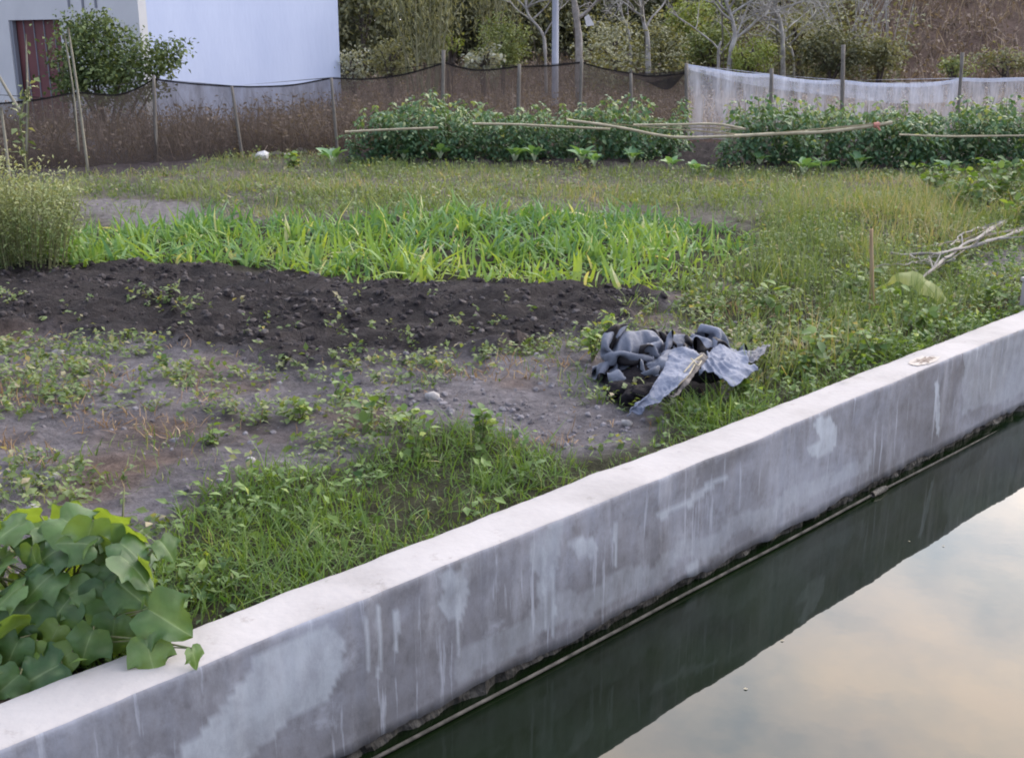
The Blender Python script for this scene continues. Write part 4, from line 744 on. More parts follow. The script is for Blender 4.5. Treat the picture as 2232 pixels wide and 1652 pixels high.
for k_, (a_, b_, dp, sz, an, tw, nr, mt) in enumerate([
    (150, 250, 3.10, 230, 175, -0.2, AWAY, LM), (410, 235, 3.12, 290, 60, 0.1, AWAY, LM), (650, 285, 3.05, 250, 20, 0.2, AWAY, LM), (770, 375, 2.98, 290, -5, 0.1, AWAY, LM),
    (40, 345, 2.98, 290, 200, 0.6, UP, GR), (205, 330, 3.02, 280, 160, 0.5, UP, GR), (440, 320, 2.96, 320, -12, 0.4, (0.1, -.45, 1), GR), (960, 455, 2.90, 240, -48, 0.15, (.5, -.5, .7), GR),
    (300, 455, 2.92, 340, 190, 0.5, UP, GR), (470, 440, 2.90, 330, 215, 0.3, (-.5, -.15, .9), GR), (540, 470, 2.93, 240, -80, -0.2, AWAY, LM), (640, 430, 2.94, 230, -40, 0.5, (.3, -.3, .9), GR), (760, 470, 2.9, 260, -20, 0.5, (.2, -.3, 1), GR), (840, 560, 2.88, 260, -35, 0.3, AWAY, LM), (780, 560, 2.86, 300, -30, 0.3, (.5, -.2, .8), GR),
    (230, 640, 2.86, 440, 205, 0.6, (-.1, -.6, .8), GR), (40, 720, 2.84, 260, 210, 0.4, (-.4, -.3, .8), GR), (740, 700, 2.84, 400, -25, 0.5, (.15, -.75, .65), GR), (950, 860, 2.78, 330, -22, 0.35, (.25, -.8, .6), GR),
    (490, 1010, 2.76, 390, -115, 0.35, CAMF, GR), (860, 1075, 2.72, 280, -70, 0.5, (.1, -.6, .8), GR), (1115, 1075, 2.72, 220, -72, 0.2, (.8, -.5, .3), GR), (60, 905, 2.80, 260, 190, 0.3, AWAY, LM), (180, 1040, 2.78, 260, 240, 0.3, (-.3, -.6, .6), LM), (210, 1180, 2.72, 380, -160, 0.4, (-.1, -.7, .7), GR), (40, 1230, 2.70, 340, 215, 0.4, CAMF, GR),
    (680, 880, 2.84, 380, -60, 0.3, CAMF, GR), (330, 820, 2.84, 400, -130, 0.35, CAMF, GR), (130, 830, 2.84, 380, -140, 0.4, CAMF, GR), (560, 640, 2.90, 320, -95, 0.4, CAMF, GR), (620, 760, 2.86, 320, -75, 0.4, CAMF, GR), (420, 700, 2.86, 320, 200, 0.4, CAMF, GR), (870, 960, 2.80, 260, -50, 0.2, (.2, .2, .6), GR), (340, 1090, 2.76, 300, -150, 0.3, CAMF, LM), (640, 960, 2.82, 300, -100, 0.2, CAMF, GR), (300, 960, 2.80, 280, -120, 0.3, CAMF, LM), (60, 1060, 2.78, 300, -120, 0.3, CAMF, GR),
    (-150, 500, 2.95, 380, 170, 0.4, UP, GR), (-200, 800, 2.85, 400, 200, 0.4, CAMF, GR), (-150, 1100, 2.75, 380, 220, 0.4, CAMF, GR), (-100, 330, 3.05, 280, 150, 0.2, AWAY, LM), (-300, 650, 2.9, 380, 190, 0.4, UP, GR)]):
    roots.append(putleaf(a_, b_, dp, sz, an, tw, nr, mt, 700 + k_, 0.18 + 0.3 * rng.random(), 0.1 + .12 * rng.random()))
for k_ in range(60):                        # shaded inner foliage
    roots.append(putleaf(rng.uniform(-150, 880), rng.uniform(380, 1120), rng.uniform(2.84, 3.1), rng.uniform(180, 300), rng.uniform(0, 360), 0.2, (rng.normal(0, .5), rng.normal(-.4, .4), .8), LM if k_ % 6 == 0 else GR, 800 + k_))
mb = MB()
for k_, rt in enumerate(roots):
    b0 = base + np.array([rng.normal(-0.1, 0.10), rng.normal(0.02, 0.05), 0.0]); m_ = (b0 * 0.45 + rt * 0.55) + np.array([0, 0, 0.02])
    P_ = crom(np.array([b0, m_, rt]), 7); mb.tube(P_, np.linspace(0.0045, 0.0025, 7), 5)
mb.tube([base + [0.03, 0.05, 0], A(268, 1130, 3.1), A(270, 1065, 3.12)], [0.004, 0.003, 0.002], 5)
mb.build('stalks', M['stem'], bp_, smooth=True)

# ------------------------------------------------------------------ tomato rows
def tomato(seed, h):
    q = np.random.default_rng(seed); t_ = thing('tomato_plant', 'x', 'plant', (0, 0, 0)); mb = MB(); sm = MB()
    for s_ in range(3):
        top = np.array([q.normal(0, .16), q.normal(0, .16), h * q.uniform(.8, 1.0)]); sp_ = crom(np.array([[0, 0, -.03], top * [.3, .3, .5] + q.normal(0, .02, 3), top]), 9); sm.tube(sp_, np.linspace(.008, .003, 9), 5)
        for k in range(13):
            p = sp_[min(8, 1 + int(k * 8 / 13))] + q.normal(0, .02, 3); a_ = q.uniform(0, 6.28); L_ = q.uniform(.16, .30); el = q.uniform(.1, .9)
            tt = np.linspace(0.25, 1, 5); pts = p + np.stack([np.cos(a_) * L_ * tt, np.sin(a_) * L_ * tt, L_ * (el * tt - 1.0 * tt ** 2)], -1)
            pos = []; yw = []
            for i_, c in enumerate(pts):
                for sd_ in ((-1, 1) if i_ < 4 else (0,)): pos.append(c); yw.append(a_ - math.pi / 2 + sd_ * 1.1 + q.normal(0, .2))
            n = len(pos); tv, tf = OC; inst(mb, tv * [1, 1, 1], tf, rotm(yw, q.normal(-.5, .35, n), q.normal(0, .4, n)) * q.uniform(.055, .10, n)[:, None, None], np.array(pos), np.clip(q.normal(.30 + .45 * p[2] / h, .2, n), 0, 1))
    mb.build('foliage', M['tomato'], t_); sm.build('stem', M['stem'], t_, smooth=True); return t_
protos = [tomato(900 + k, h) for k, h in enumerate((0.80, 0.70, 0.88, 0.62))]; firsts = [True] * 4
spots = []
for row, (y0, y1) in enumerate(((376, 366), (352, 352))):
    for px in np.arange(775, 2420, 34):
        if row == 0 and (1480 < px < 1590): continue
        py = 362 + (px - 775) * 0.006 if row == 0 else 345
        if row == 1 and px < 840: continue
        if row == 1 and 1500 < px < 1600: continue
        spots.append((px + rng.normal(0, 7), py - (8 if row == 0 and px < 1500 else 0) + rng.normal(0, 2), row))
for k, (px, py, row) in enumerate(spots):
    p = onG(px, py); v = int(rng.integers(0, 4)); sc = rng.uniform(.85, 1.15) * (1.0 if px > 1600 else np.interp(px, [775, 900, 1480], [0.78, 1.0, 0.92])); left = px < 1540
    lb, gr = ('dark green bushy tomato plant in the row in front of the black net', 'tomato plants by the black net') if left else ('dark green bushy tomato plant in the row in front of the white net', 'tomato plants by the white net')
    if firsts[v]:
        o = protos[v]; firsts[v] = False; o.location = tuple(p); o.rotation_euler = (0, 0, rng.uniform(0, 6.28)); o.scale = (sc,) * 3; o['label'] = lb; o['group'] = gr
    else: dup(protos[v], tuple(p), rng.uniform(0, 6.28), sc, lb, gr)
for k in range(4):
    if firsts[k]:
        for ch in list(protos[k].children): bpy.data.objects.remove(ch)
        bpy.data.objects.remove(protos[k])
# bamboo rails through the rows
for pts, r_, lb in ((((752, 288, 15.6), (850, 283, 15.6), (955, 279, 15.6)), .018, 'thin bamboo rail at the left end of the tomato row'),
                    (((1030, 270, 15.2), (1130, 272, 15.2), (1210, 276, 15.2), (1330, 282, 15.2)), .018, 'nearly level bamboo rail in the middle of the left tomato row'),
                    (((1235, 262, 15.1), (1310, 272, 15.05), (1370, 282, 15.0), (1440, 296, 15.0), (1500, 300, 15.0), (1640, 296, 15.0)), .022, 'bamboo rail dipping across the gap between the tomato rows'),
                    (((1380, 273, 15.6), (1480, 272, 15.6), (1560, 271, 15.6), (1625, 282, 15.5)), .018, 'short straight bamboo rail behind the dipping one'),
                    (((1600, 297, 14.9), (1700, 292, 14.9), (1800, 288, 14.9), (1880, 278, 14.9), (1945, 268, 14.9)), .026, 'thick bamboo rail with a red tie rising through the right tomato row'),
                    (((1960, 294, 15.0), (2080, 298, 15.0), (2232, 296, 15.0), (2400, 296, 15)), .014, 'dark thin rail through the tomato row at the far right')):
    C_ = crom(np.array([A(*p) for p in pts]), 22) + np.array([0, .0, 0]); r_ *= .8; b_ = thing('bamboo_rail', lb, 'bamboo pole', C_[0], 'bamboo rails along the tomato rows'); mb = MB(); rad = np.full(22, r_); rad[::4] *= 1.15; mb.tube(C_, rad, 7); mb.build('cane', M['bamboo'], b_, smooth=True)
    if 'red tie' in lb:
        mb = MB(); mb.tube([C_[18] + [-.03, -.01, 0], C_[18] + [.04, -.01, .01]], .034, 8); mb.tube([C_[18] + [0, -.03, 0], C_[18] + [.05, -.04, -.06]], .012, 5); mb.build('red_tie', plain('red_tie', (0.42, 0.16, 0.12), (0.5, 0.24, 0.19), 20), b_)
for px, top, bot, lb in ((1690, 262, 352, 'thin upright stake where the bamboo rails cross'), (1308, 262, 345, 'thin upright stake in the left tomato row'), (1770, 285, 340, 'short stake under the thick bamboo rail')):
    p0 = onG(px, bot); mb = MB(); t1 = A(px, top, p0[1] - .05); mb.tube([p0 - [0, 0, .05], t1], [.014, .012], 6); tag(mb.build('stake', M['post']), lb, 'stake', 'stakes in the tomato rows')
# young leafy crop plants in front of the row
def leafcrop(seed):
    q = np.random.default_rng(seed); t_ = thing('leafy_crop_plant', 'x', 'plant'); tv, tf = oval(1, .72, .22, .45)
    for k in range(8):
        a_ = k * 2.4 + q.normal(0, .3); L_ = q.uniform(.11, .19); pt = q.uniform(.5, 1.35); mb = MB(); st = np.array([math.cos(a_), math.sin(a_), 0]) * .05 + [0, 0, .08 + .03 * k / 7]
        inst(mb, tv, tf, rotm([a_ - math.pi / 2], [pt], [q.normal(0, .2)]) * L_, st[None], q.random()); o = mb.build('leaf', M['cabbage'], t_, smooth=True)
        mb = MB(); mb.tube([[0, 0, 0], st * .6 + [0, 0, .02], st], [.009, .008, .006], 5); mb.build('leaf_stalk', M['rib'], o) if False else mb.build('leaf_stalk', M['rib'], t_)
    return t_
lp = [leafcrop(950 + k) for k in range(3)]; used_ = [False] * 3
cs_ = [(725, 362, 'leftmost'), (880, 356, ''), (960, 358, ''), (1122, 362, ''), (1165, 364, ''), (1268, 368, ''), (1295, 372, ''), (1378, 366, ''), (1462, 374, ''), (1512, 382, ''), (1655, 372, ''), (1752, 380, ''), (1792, 376, ''), (1870, 374, ''), (1990, 372, ''), (2065, 380, ''), (2160, 384, ''), (2205, 380, '')]
nm = ['leftmost', 'second', 'third', 'fourth', 'fifth', 'sixth', 'seventh', 'eighth', 'ninth', 'tenth', 'eleventh', 'twelfth', 'thirteenth', 'fourteenth', 'fifteenth', 'sixteenth', 'seventeenth', 'last']
for k, (px, py, _) in enumerate(cs_):
    p = onG(px, py); v = k % 3; lb = '%s young broad leaved green crop plant from the left, in front of the tomatoes' % nm[k] if k else 'leftmost young broad leaved crop plant, at the end of the tomato row'
    if k == 17: lb = 'young broad leaved crop plant nearest the right edge, in front of the tomatoes'
    sc = rng.uniform(.85, 1.2) * (1.35 if k == 0 else 1)
    if not used_[v]: used_[v] = True; o = lp[v]; o.location = tuple(p); o.rotation_euler = (0, 0, rng.uniform(0, 6)); o.scale = (sc,) * 3; o['label'] = lb; o['group'] = 'young leafy crop plants'
    else: dup(lp[v], tuple(p), rng.uniform(0, 6), sc, lb, 'young leafy crop plants')

# ------------------------------------------------------------------ net fences
def post(parent, top, bot, Y, r_=.028, mt='post', name='post', bend=0.0):
    tp_ = A(*top, Y); x0 = A(*bot, Y)[0]; zb_ = gzp((x0, Y)); k = (tp_[2] - zb_) ; b0 = np.array([x0 + (x0 - tp_[0]) * 0.3, Y, zb_ - .1]); mb = MB(); mid_ = (b0 + tp_) / 2 + [bend, 0, 0]
    mb.tube(crom(np.array([b0, mid_, tp_]), 8), np.linspace(r_ * 1.1, r_ * .85, 8) * (1 + .08 * rng.normal(0, 1, 8)), 7); return mb.build(name, M[mt], parent, smooth=True)
def netpanel(parent, tops, bots, mt, name='net_panel', hem=None, nz_=14, nx=26, flap=0.05, seed=0, hemw=0.05):
    Tp = crom(np.array([A(*p) for p in tops]), nx); Bt = crom(np.array(bots), nx) ; f = np.linspace(0, 1, nz_)[:, None, None]; Sg_ = Tp[None] * (1 - f) + Bt[None] * f
    w_ = (fbm(np.tile(np.linspace(0, 5, nx), nz_) + seed, np.repeat(np.linspace(0, 2, nz_), nx), 500 + seed, 3) - .5).reshape(nz_, nx); Sg_[..., 1] += w_ * flap * 2 * np.sin(np.pi * np.linspace(0, 1, nx))[None] * (np.linspace(0.3, 1, nz_)[:, None])
    V = Sg_.reshape(-1, 3); i_ = np.arange(nz_ - 1)[:, None] * nx; j_ = np.arange(nx - 1)[None]; F = np.stack([i_ + j_, i_ + j_ + 1, i_ + nx + j_ + 1, i_ + nx + j_], -1).reshape(-1, 4)
    o = obj(name, V, F, M[mt], parent, smooth=True)
    if hem:
        mb = MB(); mb.tube(Sg_[0] + [0, -.005, 0], min(.009, hemw * .4), 5); mb.build('net_hem', M[hem], o, smooth=True)
        V2 = np.concatenate([Sg_[0] + [0, -.012, 0], Sg_[0] + [0, -.012, -hemw]]); j_ = np.arange(nx - 1); obj('net_band', V2, np.stack([j_, j_ + 1, j_ + nx + 1, j_ + nx], -1), M[hem], o)
    return o
def fy1(px, py=250):                          # depth of the fence line at a photo column
    Y = 18.0
    for _ in range(6): Y = float(fence_y(A(px, py, Y)[0]))
    return Y
fb = thing('black_net_fence', 'sagging black garden net fence on rough wooden posts across the plot', 'fence', (A(733, 250, fy1(733))[0], fy1(733), 0))
PB = [((-190, 190), (-180, 380)), ((335, 165), (341, 330)), ((505, 188), (526, 335)), ((722, 170), (733, 290)), ((967, 110), (963, 230)), ((1132, 140), (1129, 240)), ((1268, 128), (1264, 240)), ((1375, 160), (1377, 240))]
for tp_, bo in PB: post(fb, tp_, bo, fy1(tp_[0]) - 0.03, .026 if tp_[0] < 900 else .034)
tops = [[(-190, 195), (-60, 225), (40, 222), (100, 214)], [(100, 214), (170, 202), (250, 207), (300, 192), (335, 172)], [(335, 172), (380, 178), (440, 184), (505, 188)], [(505, 188), (560, 189), (640, 185), (722, 170)], [(722, 170), (800, 172), (880, 162), (967, 138)], [(967, 136), (1000, 146), (1050, 153), (1132, 145)], [(1132, 145), (1200, 143), (1268, 136)], [(1268, 136), (1310, 148), (1375, 160), (1420, 166), (1496, 160)]]
for k, tp_ in enumerate(tops):
    t3 = [(p[0], p[1], fy1(p[0])) for p in tp_]; b3 = []
    for p in t3: q_ = A(*p); b3.append([q_[0], q_[1] - 0.05, gzp(q_) - .02])
    netpanel(fb, t3, b3, 'net_black', hem='net_hem', seed=k, hemw=.02)
# slack doubled net near the white fence
t3 = [(1325, 154, 20.1), (1400, 159, 20.2), (1450, 158, 20.2), (1495, 155, 20.3)]; b3 = [A(1330, 158, 20.0), A(1400, 176, 20.05), A(1455, 196, 20.05), A(1494, 160, 20.25)]
netpanel(fb, t3, b3, 'net_hem', name='slack_net', seed=9, flap=.1)
fw = thing('white_net_fence', 'pale blue white net fence on wooden posts behind the tomatoes at right', 'fence', (A(1838, 250, 20.2)[0], 20.2, 0))
for tp_, bo, r_ in (((1496, 138), (1497, 255), .036), ((1682, 150), (1680, 255), .04), ((1838, 98), (1835, 262), .04), ((2098, 115), (2088, 262), .036), ((2420, 110), (2415, 262), .04)): post(fw, tp_, bo, 20.15, r_)
for k, tp_ in enumerate([[(1496, 141), (1560, 152), (1620, 161), (1682, 163)], [(1682, 163), (1730, 172), (1790, 177), (1838, 176)], [(1838, 176), (1900, 182), (1990, 184), (2050, 179), (2098, 171)], [(2098, 171), (2160, 173), (2240, 170), (2330, 168), (2420, 168)]]):
    t3 = [(p[0], p[1], 20.3) for p in tp_]; b3 = [[A(*p)[0], 20.25, gzp(A(*p))] for p in t3]; netpanel(fw, t3, b3, 'net_white', hem='net_whitehem', seed=20 + k, hemw=.05, flap=.22)
t3 = [(1497, 146, 20.22), (1600, 158, 20.22), (1700, 168, 20.22), (1838, 180, 20.22), (1960, 180, 20.22), (2098, 176, 20.22)]; b3 = [A(1498, 152, 20.2), A(1600, 178, 20.2), A(1700, 196, 20.2), A(1838, 212, 20.2), A(1960, 226, 20.2), A(2098, 222, 20.2)]
netpanel(fw, t3, b3, 'net_white', name='folded_net', seed=31, flap=.1, nx=60)
# leaning stakes at the left
for pts, Y, r_, lb in ((((148, 60), (168, 190), (192, 372)), 15.2, .024, 'tall leaning bamboo stake in front of the black net'), (((140, 75), (160, 200), (172, 330)), 15.3, .016, 'thinner stake leaning beside the tall bamboo stake'), (((2, 235), (12, 310), (22, 400)), 13.4, .026, 'pale crooked post at the left edge by the feathery bush'), (((56, 75), (60, 200), (58, 330)), 15.8, .02, 'upright stick in front of the maroon door'), ((( -12, 150), (20, 205), (42, 240)), 15.0, .03, 'slanting pale pole at the far left edge')):
    mb = MB(); mb.tube(crom(np.array([A(*p, Y) for p in pts]), 10), np.linspace(r_ * .55, r_ * .75, 10), 7); tag(mb.build('stake', M['stakew'], smooth=True), lb, 'stake')
q0 = onG(60, 400); sp_ = thing('climbing_plant', 'slender leafy plant climbing a stick at the left edge', 'plant', q0); mb = MB(); st = crom(np.array([q0, A(52, 320, q0[1]), A(44, 260, q0[1]), A(62, 190, q0[1])]), 14); mb.tube(st, .012, 6); mb.build('stem', M['stem'], sp_)
mb = MB(); Pq = st[rng.integers(3, 14, 60)] + rng.normal(0, .05, (60, 3)); leaves(mb, Pq, (.06, .14), OC); mb.build('foliage', M['feather'], sp_)
#@@PART3
# ------------------------------------------------------------------ shrubs, dead plants, branches
def crown(mb, c, rad, ncl, per, size, tmpl=OC, cs=0.28, flat=0.0, hollow=0.5, gap=0.0):
    c = np.asarray(c, float); rad = np.asarray(rad, float)
    u = rng.normal(0, 1, (ncl, 3)); u /= np.linalg.norm(u, axis=1)[:, None]; rr = (hollow + (1 - hollow) * rng.random(ncl)) ** 0.7; cc = c + u * rr[:, None] * rad * (0.8 + .35 * rng.random((ncl, 1)))
    rb = rng.random(ncl); Q = np.repeat(cc, per, 0) + rng.normal(0, 1, (ncl * per, 3)) * cs * rad.mean() * np.array([1, 1, .75])
    leaves(mb, Q, size, tmpl, (-.25, .6), np.clip(np.repeat(rb, per) * .55 + .25 + rng.normal(0, .16, ncl * per), 0, 1), .6)
    return cc
# feathery bush at the left
q0 = onG(60, 585); fb_ = thing('feathery_bush', 'grey green feathery weed bush at the left edge beside the bright crop strip', 'bush', q0)
mb = MB(); sm = MB()
for k in range(170):
    a_ = rng.uniform(0, 6.28); r_ = rng.random() ** .5; tip = q0 + np.array([math.cos(a_) * .70 * r_ - .16, math.sin(a_) * .5 * r_, rng.uniform(.5, .84) * (1.15 - .5 * r_)]); b0 = q0 + np.array([math.cos(a_) * .5 * r_ - .14, math.sin(a_) * .35 * r_, 0]); sp_ = crom(np.array([b0, (b0 + tip) / 2 + [0, 0, .06], tip]), 8)
    sm.tube(sp_, np.linspace(.005, .002, 8), 4, cap=False); n = 90; Q = sp_[np.clip((rng.random(n) ** .8 * 8).astype(int), 0, 7)] + rng.normal(0, .075, (n, 3)); Q = Q[Q[:, 2] > q0[2]]; hh = (Q[:, 2] - q0[2]) / .7
    leaves(mb, Q, (.022, .05), (OC[0] * [.55, 1, 1], OC[1]), (.4, .5), np.clip(.15 + .7 * hh + rng.normal(0, .15, len(Q)), 0, 1))
sm.build('stems', M['stem'], fb_); mb.build('foliage', M['feather'], fb_)
# wilted broad-leaf plant on the right
q0 = onG(1902, 672); wp = thing('wilted_plant', 'dry broken stem with one drooping pale yellow green leaf on the right slope', 'plant', q0)
mb = MB(); mb.tube(crom(np.array([q0 - [0, 0, .03], A(1900, 580, q0[1]), A(1899, 500, q0[1])]), 9), [.022, .019, .017, .015, .014, .013, .013, .012, .012], 8); mb.build('dry_stem', plain('dry_stem', (0.28, 0.19, 0.10), (0.38, 0.28, 0.17), 20, stretch=(1, 1, .2)), wp, smooth=True)
pts = [(1905, 635), (1935, 618), (1960, 604), (1990, 606), (2025, 626), (2055, 650), (2070, 662)]; wd = [.006, .010, .035, .06, .062, .04, .006]
ctr = crom(np.array([A(px, py, q0[1] - .02 - .03 * k) for k, (px, py) in enumerate(pts)]), 22); ww = np.interp(np.linspace(0, 6, 22), range(7), wd) * (1 + .10 * rng.normal(0, 1, 22)); T_ = np.gradient(ctr, axis=0); T_ /= np.linalg.norm(T_, axis=1)[:, None]; sd_ = np.cross(T_, [0.15, -.75, .65]); sd_ /= np.linalg.norm(sd_, axis=1)[:, None]; nn = np.cross(sd_, T_)
fr_ = np.array([-1, -.5, 0, .5, 1]); V = ctr[:, None] + sd_[:, None] * (ww[:, None] * fr_[None])[..., None] + nn[:, None] * (-.25 * ww[:, None] * np.abs(fr_)[None] + .012 * np.sin(np.arange(22) * 1.3)[:, None] * np.abs(fr_)[None])[..., None]
i_ = np.arange(21)[:, None] * 5; j_ = np.arange(4)[None]; obj('leaf', V.reshape(-1, 3), np.stack([i_ + j_, i_ + j_ + 1, i_ + 6 + j_, i_ + 5 + j_], -1).reshape(-1, 4), leafm('pale_leaf', [(0, (.15, .19, .06)), (1, (.26, .28, .12))], .3, .6), wp, smooth=True, rnd=np.repeat(rng.random(21), 4))
mb = MB()
for k in range(9): a_ = rng.uniform(0, 6.28); tv, tf = oval(1, .3, .2, .5); inst(mb, tv, tf, rotm([a_], [rng.uniform(-.2, .6)], [0]) * rng.uniform(.08, .16), (q0 + [0, 0, .05])[None], rng.random())
mb.build('dead_leaves', M['dry'], wp)
# dry branches thrown on the right
for pts, r_, lb in ((((1940, 555), (2040, 552), (2110, 540), (2160, 525), (2235, 500), (2290, 485)), .016, 'longest dry branch, lying nearly level over the right-hand weeds'), (((1990, 622), (2040, 580), (2085, 545), (2140, 512), (2190, 480)), .015, 'forked dry branch slanting up beneath the longest branch'), (((2070, 535), (2105, 508), (2150, 498), (2180, 488)), .012, 'short dry branch at the top of the thrown branches'), (((1975, 553), (2010, 568), (2055, 572), (2080, 568)), .008, 'thin twig under the longest dry branch'), (((1905, 580), (1980, 574), (2030, 565)), .006, 'thin twig lying beside the dry broken stem')):
    C_ = crom(np.array([G(px, py, .12 + .03 * (k % 2)) for k, (px, py) in enumerate(pts)]), 20) + rng.normal(0, .006, (20, 3)); mb = MB(); mb.tube(C_, np.linspace(r_ * .6, r_ * 1.1, 20) * (1 + .12 * rng.normal(0, 1, 20)), 7)
    for s_ in range(3): k = int(rng.integers(4, 16)); mb.tube([C_[k], C_[k] + rng.normal(0, .10, 3) * [1, 1, .4] + [0.05, 0, .05]], [r_ * .5, r_ * .25], 5)
    tag(mb.build('dry_branch', M['bark'], smooth=True), lb, 'branch', 'dry branches on the right')
mb = MB(); Pw = sample((2.2, 7.5, 7.5, 12.5), 11000); Zbr = G2((1720, 560), (1800, 480), (1900, 440), (2060, 450), (2080, 520), (1980, 560), (1850, 600)); Pw = Pw[zone(Pw, Zbr, .5, 1.2) & (rng.random(len(Pw)) < ss(.38, .6, fbm(Pw[:, 0] * 1.4, Pw[:, 1] * 1.4, 158, 3)))]; blades(mb, Pw, (.15, .46), (.003, .006), bends=(.1, .35, .8), lean=.35, k=2, rfun=lambda Q: np.clip(.7 + .3 * rng.random(len(Q)), 0, 1)); stuff(mb, 'seed_grass', M['olive'], 'thin brownish seed grass left of the thrown branches', 'grass')
# individual weeds that stand out
def weed(px, py, h, nl, sz, lb, m='weed', tm=OW, spread=.5, nm_='leafy_weed', hue=.6):
    q = onG(px, py); t_ = thing(nm_, lb, 'weed', q, 'leafy weeds'); mb = MB(); sm = MB()
    for k in range(max(2, nl // 9)):
        a_ = rng.uniform(0, 6.28); tip = q + np.array([math.cos(a_) * h * spread * rng.random(), math.sin(a_) * h * spread * rng.random(), h * rng.uniform(.7, 1)]); sp_ = crom(np.array([q, (q + tip) / 2 + rng.normal(0, .02, 3), tip]), 7); sm.tube(sp_, np.linspace(.004, .002, 7), 4)
        Q = sp_[rng.integers(1 if h > .3 else 2, 7, 9)] + rng.normal(0, sz[0] * .5, (9, 3)); leaves(mb, Q, sz, tm, (.1, .45), np.clip(rng.normal(hue, .18, 9), 0, 1))
    sm.build('stems', M['stem'], t_); mb.build('foliage', M[m], t_, smooth=True)
for a in ((790, 945, .17, 18, (.035, .07), 'spindly pale weed with few round leaves left of the dark clump'), (905, 990, .20, 60, (.03, .055), 'bushy bright green weed clump behind the grass, left one'), (1050, 985, .19, 70, (.03, .055), 'bushy dark green weed clump beside the gravel patch'), (745, 862, .10, 40, (.03, .055), 'small light green weed clump on grey soil in the middle'), (660, 915, .08, 36, (.025, .05), 'low yellow green weed on grey soil below the middle clump'),
          (1290, 790, .20, 50, (.035, .06), 'yellow green weed left of the plastic pile'), (1325, 745, .16, 50, (.03, .055), 'yellow green weed behind the left side of the plastic pile'), (1670, 690, .24, 30, (.05, .09), 'tall broad leaved weed behind the right of the pile'), (1860, 660, .26, 36, (.05, .09), 'leafy weed standing left of the dry broken stem'), (1780, 815, .22, 50, (.05, .085), 'lush weed right of the pile beside the canal wall'), (1950, 700, .22, 40, (.05, .08), 'green weed at the foot of the drooping leaf'), (1610, 868, .12, 50, (.03, .055), 'dark low weed between pile and canal wall'), (2010, 740, .18, 60, (.03, .06), 'bushy weed behind the stain on the wall'), (2150, 690, .2, 60, (.03, .06), 'bushy weed near the right end of the wall'), (1900, 790, .16, 60, (.03, .06), 'dense low weed behind the canal wall left of the stain'), (640, 365, .2, 60, (.06, .11), 'green leafy weed clump by the white rubbish near the net'), (460, 960, .10, 40, (.025, .05), 'small weed patch above the big leaved plant'), (350, 800, .07, 30, (.02, .045), 'tiny weed patch on grey soil below the dark bed'), (2090, 462, .42, 180, (.05, .10), 'tall dark bushy weed above the thrown branches'), (2190, 450, .46, 200, (.05, .10), 'dark bushy weed at the right edge above the thrown branches'), (2040, 425, .34, 130, (.05, .09), 'dark leafy weed left of the tall bushy weeds at right'), (2245, 500, .35, 150, (.05, .09), 'dark weed at the right edge beside the thrown branches')):
    weed(*a, spread=1.3 if a[2] > .3 else .5, hue=.85 if 'yellow' in a[5] else .5 if 'dark' in a[5] else .65)
# rubbish near the net
for k, (px, py, s_, lb) in enumerate(((553, 338, .10, 'leftmost crumpled white scrap in the rubbish by the net'), (572, 345, .14, 'grey white lump in the rubbish by the net'), (605, 334, .12, 'flat pale piece in the middle of the rubbish by the net'), (657, 330, .13, 'rightmost white scrap in the rubbish by the net'), (632, 338, .10, 'small bluish scrap between the white pieces of rubbish'))):
    p = onG(px, py + 6); tv, tf = rock(1200 + k, .5); mb = MB(); inst(mb, tv, tf, rotm([rng.random() * 6], [.2], [.1]) * s_, (p + [0, 0, s_ * .3])[None], .5); o = mb.build('rubbish', M['fabricwhite']); tag(o, lb, 'rubbish', 'rubbish by the net')
# dark soil heap behind the left net
a0 = onG(110, 345); Xg, Yg = np.meshgrid(np.linspace(-1.6, 1.6, 50), np.linspace(-.8, .8, 30)); hz = .42 * np.exp(-(Xg / .8) ** 2 - (Yg / .45) ** 2) * (1 + .8 * (fbm(Xg.ravel() * 3, Yg.ravel() * 3, 600, 4).reshape(Xg.shape) - .5)) - .03
idx_ = np.arange(1500).reshape(30, 50); tag(obj('soil_heap', np.stack([Xg + a0[0], Yg + a0[1] + .55, hz + a0[2]], -1).reshape(-1, 3), np.stack([idx_[:-1, :-1], idx_[:-1, 1:], idx_[1:, 1:], idx_[1:, :-1]], -1).reshape(-1, 4), plain('heap_soil', (.045, .042, .048), (.11, .105, .12), 7, .95, .6), smooth=True), 'low dark heap of soil behind the net at the left', 'heap')

# ------------------------------------------------------------------ dry grass beyond the net and on the hill
mb = MB(); P2 = np.column_stack([rng.uniform(-12, 16, 52000), rng.uniform(0, 1, 52000) ** 1.2 * 9]); P2[:, 1] += fence_y(P2[:, 0]) + .15; P2 = P2[rng.random(len(P2)) < .35 + .65 * ss(.35, .6, fbm(P2[:, 0] * .9, P2[:, 1] * .9, 701, 3))]
P2 = P2[~((P2[:, 1] > 22.5) & (P2[:, 0] < -5))]
def rd(Q): return np.clip(.15 + .5 * ss(-7, 0, Q[:, 0]) + .5 * (fbm(Q[:, 0] * .7, Q[:, 1] * .7, 711, 3) - .5) + rng.normal(0, .2, len(Q)), 0, 1)
hh_ = fbm(P2[:, 0] * .9, P2[:, 1] * .9, 731, 3)
for lo_, hi_, L0, L1 in ((0, .42, .15, .45), (.42, .55, .25, .75), (.55, 1, .4, 1.0)):
    q_ = P2[(hh_ >= lo_) & (hh_ < hi_)]; blades(mb, q_, (L0, L1), (.008, .022), bends=(.2, .6, 1.0), lean=.4, k=2, rfun=rd)
